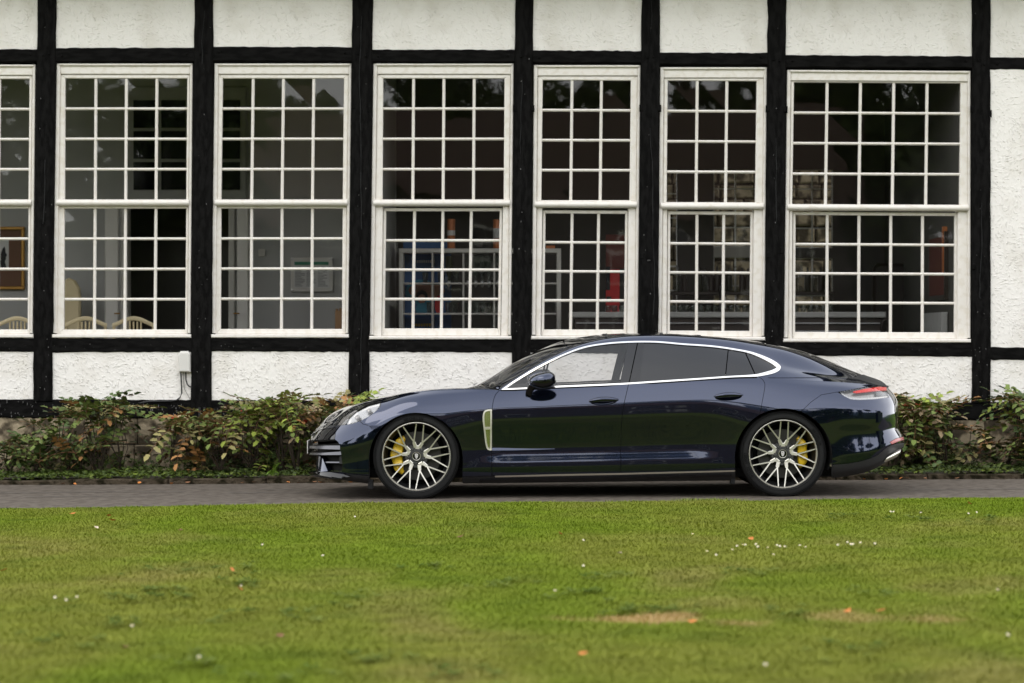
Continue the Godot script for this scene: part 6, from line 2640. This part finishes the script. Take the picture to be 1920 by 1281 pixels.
func build_cabin(car: Node3D) -> void:
	var m := MB.new()
	m.box(Vector3(-1.45, 0.17, -0.72), Vector3(2.75, 0.24, 0.72))
	obj("floor_pan", m, M.matt_black, car)
	m = MB.new()
	m.box(Vector3(-0.30, 0.24, -0.80), Vector3(-0.22, 0.80, 0.80))
	m.box(Vector3(2.35, 0.24, -0.72), Vector3(2.42, 0.92, 0.72))
	obj("bulkhead", m, M.matt_black, car)
	obj("dashboard", rounded(Vector3(0.02, 0.86, 0), Vector3(0.26, 0.085, 0.76), 0.6), M.cabin, car)
	m = MB.new()
	var c := Vector3(0.34, 0.86, -0.38)
	var ring := []
	for k in 25:
		var a := TAU * k / 24
		ring.append(c + Vector3(sin(a) * 0.05, cos(a) * 0.165, sin(a) * 0.165).rotated(Vector3(0, 0, 1), 0.0))
	m.tube(ring, 0.015, 0.015, 8)
	obj("steering_wheel", m, M.cabin, car)
	for q in [[0.86, 0.38], [0.86, -0.38], [2.0, 0.36], [2.0, -0.36]]:
		var s := root("seat", Vector3(q[0], 0, q[1]), car)
		obj("cushion", rounded(Vector3(-0.12, 0.44, 0), Vector3(0.28, 0.10, 0.25)), M.cabin, s)
		var b := obj("backrest", rounded(Vector3(0, 0, 0), Vector3(0.09, 0.30, 0.24)), M.cabin, s)
		b.transform = Transform3D(Basis(Vector3(0, 0, 1), -0.30), Vector3(0.20, 0.76, 0))
		var h := obj("headrest", rounded(Vector3(0, 0, 0), Vector3(0.06, 0.09, 0.13)), M.cabin, s)
		h.transform = Transform3D(Basis(Vector3(0, 0, 1), -0.25), Vector3(0.33, 1.10, 0))


func arc_text(mb: MB, text: String, o: Vector3, r: float, mid: float, size: float, zf: float) -> void:
	var f := SystemFont.new()
	f.font_names = PackedStringArray(["Droid Sans"])
	f.font_weight = 700
	var w := size * 0.80
	for i in text.length():
		if text[i] == " ":
			continue
		var t := TextMesh.new()
		t.font = f
		t.text = text[i]
		t.font_size = 32
		t.pixel_size = size / 24.0
		t.depth = 0.0016
		var a := mid - (i - (text.length() - 1) * 0.5) * w / r
		var arr := t.surface_get_arrays(0)
		var vv: PackedVector3Array = arr[Mesh.ARRAY_VERTEX]
		var nn: PackedVector3Array = arr[Mesh.ARRAY_NORMAL]
		var ix: PackedInt32Array = arr[Mesh.ARRAY_INDEX]
		var tr := Transform3D(Basis(Vector3(0, 0, 1), a - PI * 0.5), o + Vector3(cos(a) * r, sin(a) * r, zf))
		for k in range(0, ix.size(), 3):
			mb.tri(tr * vv[ix[k]], tr * vv[ix[k + 1]], tr * vv[ix[k + 2]], tr.basis * nn[ix[k]], tr.basis * nn[ix[k + 1]], tr.basis * nn[ix[k + 2]])


func spoke_mesh() -> Array:
	# one of five: a fork of two arms, each split in two where it leaves the hub
	var face := MB.new()
	var side := MB.new()
	var R := 0.2850
	var bars := []
	for s in [-1.0, 1.0]:
		var joint := Vector2.from_angle(PI * 0.5 + s * deg_to_rad(17.0)) * R * 0.43
		var root_ := Vector2.from_angle(PI * 0.5 + s * deg_to_rad(12.0)) * R * 0.265
		bars.append([root_, joint, 0.0165, 0.0135, 0.030, 0.028])
		for e in [6.6, 30.6]:
			var rim := Vector2.from_angle(PI * 0.5 + s * deg_to_rad(e)) * R * 0.965
			bars.append([joint - (rim - joint).normalized() * 0.008, rim, 0.0068, 0.0056, 0.028, 0.012])
	bars.append([Vector2.from_angle(PI * 0.5 + 0.24) * R * 0.275, Vector2.from_angle(PI * 0.5 - 0.24) * R * 0.275, 0.016, 0.016, 0.030, 0.030])
	for b in bars:
		var d: Vector2 = (b[1] - b[0]).normalized()
		var n := Vector2(-d.y, d.x)
		var p := []
		for e in 2:
			var c: Vector2 = b[e]
			var w: float = b[2 + e]
			# sunk towards the hub, rising to the lip
			var z := 0.908 - 0.030 * smoothstep(0.95, 0.25, c.length() / R)
			p.append([Vector3(c.x + n.x * w, c.y + n.y * w, z - 0.003), Vector3(c.x + n.x * w * 0.72, c.y + n.y * w * 0.72, z), Vector3(c.x - n.x * w * 0.72, c.y - n.y * w * 0.72, z), Vector3(c.x - n.x * w, c.y - n.y * w, z - 0.003), z - 0.045])
		var A: Array = p[0]
		var B: Array = p[1]
		face.quad(A[1], A[2], B[2], B[1], Vector3(0, 0, 1))
		face.quad(A[0], A[1], B[1], B[0], Vector3(n.x, n.y, 1))
		face.quad(A[2], A[3], B[3], B[2], Vector3(-n.x, -n.y, 1))
		for q in [0, 3]:
			var sn := n if q == 0 else -n
			side.quad(A[q], B[q], Vector3(B[q].x - sn.x * 0.002, B[q].y - sn.y * 0.002, B[4]), Vector3(A[q].x - sn.x * 0.002, A[q].y - sn.y * 0.002, A[4]), Vector3(sn.x, sn.y, 0.1))
	return [face, side]


func build_wheels(car: Node3D) -> void:
	var sm := mesh_of(spoke_mesh())
	for w in [[780.3, 856.4, 83.5, 150.0, "MICHELIN", 94.0, "", 0.0], [1469.4, 851.8, 87.2, 14.0, "PILOT SPORT", 197.0, "MICHELIN", 27.0]]:
		for sg in [1.0, -1.0]:
			var o3 := P(w[0], w[1], CAR_Z + 0.945)
			var wh := root("wheel", Vector3(o3.x, o3.y, 0), car)
			if sg < 0:
				wh.rotation.y = PI
			var Z := Vector3.ZERO
			var m := MB.new()
			var R := 0.3655
			m.lathe_z(Z, [Vector2(0.276, 0.66), Vector2(R - 0.02, 0.66), Vector2(R, 0.69), Vector2(R, 0.905), Vector2(R - 0.006, 0.925), Vector2(R - 0.016, 0.938), Vector2(R - 0.035, 0.945), Vector2(R - 0.060, 0.944), Vector2(0.300, 0.934), Vector2(0.293, 0.925), Vector2(0.288, 0.912)], 96)
			var ty := obj("tyre", m, M.rubber, wh)
			m = MB.new()
			for rr_ in [0.302, 0.340, 0.351]:
				m.lathe_z(Z, [Vector2(rr_ - 0.0018, 0.935), Vector2(rr_, 0.9465), Vector2(rr_ + 0.0018, 0.935)], 96)
			obj("sidewall_rib", m, M.rubber, ty)
			m = MB.new()
			arc_text(m, w[4], Z, 0.321, deg_to_rad(w[5]), 0.025, 0.9452)
			if w[6] != "":
				arc_text(m, w[6], Z, 0.321, deg_to_rad(w[7]), 0.023, 0.9452)
			obj("tyre_lettering", m, M.rubber_print, ty)
			# rim: lip, barrel, well
			m = MB.new()
			m.lathe_z(Z, [Vector2(0.276, 0.893), Vector2(0.2775, 0.908), Vector2(0.2830, 0.915), Vector2(0.2895, 0.914), Vector2(0.2910, 0.905)], 96)
			var rim := obj("rim", m, M.rim_silver, wh)
			m = MB.new()
			m.lathe_z(Z, [Vector2(0.252, 0.66), Vector2(0.250, 0.84), Vector2(0.270, 0.87), Vector2(0.276, 0.895)], 96)
			obj("barrel", m, M.rim_dark, rim)
			# hub
			m = MB.new()
			m.lathe_z(Z, [Vector2(0.070, 0.80), Vector2(0.072, 0.866), Vector2(0.074, 0.873), Vector2(0.042, 0.874), Vector2(0.040, 0.870), Vector2(0, 0.870)], 40)
			obj("hub", m, M.rim_grey, wh)
			for k in 5:
				var s := obj("spoke", sm, [M.rim_silver, M.rim_grey], wh)
				s.rotation.z = deg_to_rad(w[2] - 90.0 + 72.0 * k)
				var a := deg_to_rad(w[2] + 36.0 + 72.0 * k)
				# a grey web between the forks carries the bolt
				m = MB.new()
				var t := Vector2.from_angle(a)
				var n := Vector2(-t.y, t.x)
				m.slab([t * 0.05 + n * 0.026, t * 0.05 - n * 0.026, t * 0.088 - n * 0.026, t * 0.100 - n * 0.012, t * 0.100 + n * 0.012, t * 0.088 + n * 0.026], 0.872, 0.82, 0.005)
				obj("bolt_seat", m, M.rim_grey, wh)
				m = MB.new()
				m.lathe_z(Vector3(t.x * 0.0655, t.y * 0.0655, 0), [Vector2(0.0125, 0.86), Vector2(0.0125, 0.8735), Vector2(0.0085, 0.8745), Vector2(0.0085, 0.868), Vector2(0, 0.867)], 16)
				obj("wheel_bolt", m, M.gloss_black, wh)
			# centre cap with a small light crest on black
			m = MB.new()
			m.lathe_z(Z, [Vector2(0.0365, 0.868), Vector2(0.0365, 0.879), Vector2(0.034, 0.882), Vector2(0.0315, 0.8815)], 40)
			var cap := obj("cap_ring", m, M.satin_chrome, wh)
			m = MB.new()
			m.lathe_z(Z, [Vector2(0.032, 0.8795), Vector2(0.0, 0.8815)], 40)
			obj("centre_cap", m, M.gloss_black, cap)
			m = MB.new()
			var zc := 0.8845
			m.slab([Vector2(-0.0135, 0.020), Vector2(-0.003, 0.0225), Vector2(0.003, 0.0225), Vector2(0.0135, 0.020), Vector2(0.013, 0.0), Vector2(0.008, -0.015), Vector2(0.0, -0.023), Vector2(-0.008, -0.015), Vector2(-0.013, 0.0)], zc, 0.880, 0.001)
			obj("crest", m, M.white_plastic, cap)
			m = MB.new()
			for q in [[-0.010, 0.0085, 0.002, 0.0115], [0.0035, 0.004, 0.011, 0.0065], [-0.011, -0.0045, -0.003, -0.002], [-0.002, -0.010, 0.008, -0.0075], [-0.005, 0.0145, 0.006, 0.0165]]:
				m.box(Vector3(q[0], q[1], zc - 0.001), Vector3(q[2], q[3], zc + 0.0008))
			obj("crest_mark", m, M.gloss_black, cap)
			m = MB.new()
			m.tube([Vector3(0.235, 0.045, 0.86), Vector3(0.246, 0.047, 0.895)], 0.004, 0.004, 8)
			obj("valve", m, M.satin_black, rim)
			# brake: vented disc and yellow caliper
			m = MB.new()
			m.lathe_z(Z, [Vector2(0.205, 0.775), Vector2(0.205, 0.805), Vector2(0.110, 0.805), Vector2(0.105, 0.825), Vector2(0, 0.825)], 64)
			obj("brake_disc", m, M.disc, wh)
			m = MB.new()
			m.lathe_z(Z, [Vector2(0.25, 0.70), Vector2(0, 0.70)], 40)
			obj("back_plate", m, M.matt_black, wh)
			m = MB.new()
			var a0: float = deg_to_rad(w[3] if sg > 0 else 180.0 - w[3])
			var fr: bool = w[0] < 1000.0
			var span_: float = deg_to_rad(54.0 if fr else 42.0)
			mat_caliper(m, a0 + deg_to_rad(27.0 if fr else -10.0) * (1.0 if sg > 0 else -1.0), span_, fr)
			obj("brake_caliper", m, M.caliper, wh)
			# wheel housing
			m = MB.new()
			for i in 40:
				var b0 := PI * i / 39.0 - 0.35
				var b1 := PI * (i + 1) / 39.0 - 0.35
				var rr2 := 0.405
				m.quad(Vector3(cos(b0) * rr2, sin(b0) * rr2, 0.55), Vector3(cos(b1) * rr2, sin(b1) * rr2, 0.55), Vector3(cos(b1) * rr2, sin(b1) * rr2, 0.915), Vector3(cos(b0) * rr2, sin(b0) * rr2, 0.915), Vector3(-cos(b0), -sin(b0), 0))
			m.quad(Vector3(-0.42, -0.2, 0.56), Vector3(0.42, -0.2, 0.56), Vector3(0.42, 0.42, 0.56), Vector3(-0.42, 0.42, 0.56), Vector3(0, 0, 1))
			obj("wheel_housing", m, M.matt_black, wh)
	# small deflectors ahead of the wheels
	for q in [[690.0, 905.0, 699.0, 917.0], [1370.0, 898.0, 1378.0, 907.5]]:
		for sg in [1.0, -1.0]:
			var a := P(q[0], q[1], CAR_Z + 0.9)
			var b := P(q[2], q[3], CAR_Z + 0.9)
			var m := MB.new()
			m.box(Vector3(a.x, b.y, sg * 0.86 - 0.06), Vector3(b.x, a.y + 0.02, sg * 0.86 + 0.06), 0.004)
			obj("air_deflector", m, M.matt_black, car)


func mat_caliper(m: MB, mid: float, span_: float, front: bool) -> void:
	# a curved block over the disc's edge, with pistons swelling under it
	var n := 22
	var pts := []
	for i in n + 1:
		var u := float(i) / n
		var a := mid + (u - 0.5) * span_ * 2.0
		var taper := pow(sin(clampf(u, 0.03, 0.97) * PI), 0.35)
		var ro := 0.205 + 0.014 * taper + 0.006 * sin(u * TAU * (3.0 if front else 2.0) - PI * 0.5)
		var ri := 0.205 - (0.088 if front else 0.075) * taper
		var zt := 0.842 + 0.006 * sin(u * TAU * (3.0 if front else 2.0) - PI * 0.5)
		var c := Vector3(cos(a), sin(a), 0)
		pts.append_array([c * ri + Vector3(0, 0, 0.815), c * (ri + 0.004) + Vector3(0, 0, zt - 0.006), c * (ri + 0.014) + Vector3(0, 0, zt), c * lerpf(ri, ro, 0.62) + Vector3(0, 0, zt), c * (ro - 0.008) + Vector3(0, 0, zt - 0.006), c * ro + Vector3(0, 0, zt - 0.020), c * ro + Vector3(0, 0, 0.76)])
	m.grid(pts, 7, Vector3(0, 0, 1))
	for e in [0, n]:
		var b: int = e * 7
		var o := Vector3(-sin(mid), cos(mid), 0) * (-1.0 if e == 0 else 1.0)
		for k in range(1, 6):
			m.ftri(pts[b], pts[b + k], pts[b + k + 1], o)


func _ready() -> void:
	rng.seed = 1
	# ---- camera
	var cam := Camera3D.new()
	cam.name = "camera"
	cam.position = Vector3(0, CAM_Y, CAM_Z)
	cam.current = true
	var att := CameraAttributesPhysical.new()
	att.frustum_focal_length = 84.93
	att.frustum_focus_distance = 20.3
	att.exposure_aperture = 2.2
	att.frustum_near = 0.1
	att.frustum_far = 2000.0
	cam.fov = 2.0 * rad_to_deg(atan(640.5 / FOC))
	cam.near = 0.1
	cam.far = 2000.0
	cam.attributes = att
	add_child(cam)
	# ---- sky, sun, exposure
	var sky_mat := ProceduralSkyMaterial.new()
	sky_mat.sky_top_color = Color(0.70, 0.725, 0.77)
	sky_mat.sky_horizon_color = Color(1.0, 1.0, 1.0)
	sky_mat.sky_curve = 1.05
	sky_mat.ground_bottom_color = Color(0.2, 0.22, 0.16)
	sky_mat.ground_horizon_color = Color(0.4, 0.42, 0.40)
	sky_mat.sky_energy_multiplier = 1.35
	sky_mat.sun_angle_max = 1.0
	var cloud := noise(0.008, 900, 5)
	sky_mat.sky_cover = ntex(cloud, 512, Color(0, 0, 0), Color(0.30, 0.29, 0.28), false, 4.0, 0.3, 0.8)
	var sky := Sky.new()
	sky.sky_material = sky_mat
	var env := Environment.new()
	env.background_mode = Environment.BG_SKY
	env.sky = sky
	env.background_energy_multiplier = 1.0
	env.tonemap_mode = Environment.TONE_MAPPER_LINEAR
	env.tonemap_exposure = 1.52
	env.sdfgi_enabled = true
	env.ssao_enabled = true
	env.ssil_enabled = true
	var we := WorldEnvironment.new()
	we.name = "world"
	we.environment = env
	add_child(we)
	var sun := DirectionalLight3D.new()
	sun.name = "sun"
	sun.light_energy = 0.15
	sun.sky_mode = DirectionalLight3D.SKY_MODE_LIGHT_ONLY
	sun.light_color = Color(1.0, 0.96, 0.90)
	sun.light_angular_distance = 30.0
	sun.shadow_enabled = true
	sun.rotation = Vector3(deg_to_rad(-60), deg_to_rad(-55), 0)
	add_child(sun)
	# ---- structure
	materials()
	build_ground()
	build_house()
	build_opposite()
	# ---- objects
	build_car()
	build_fittings()
	build_plants()
	build_grass()
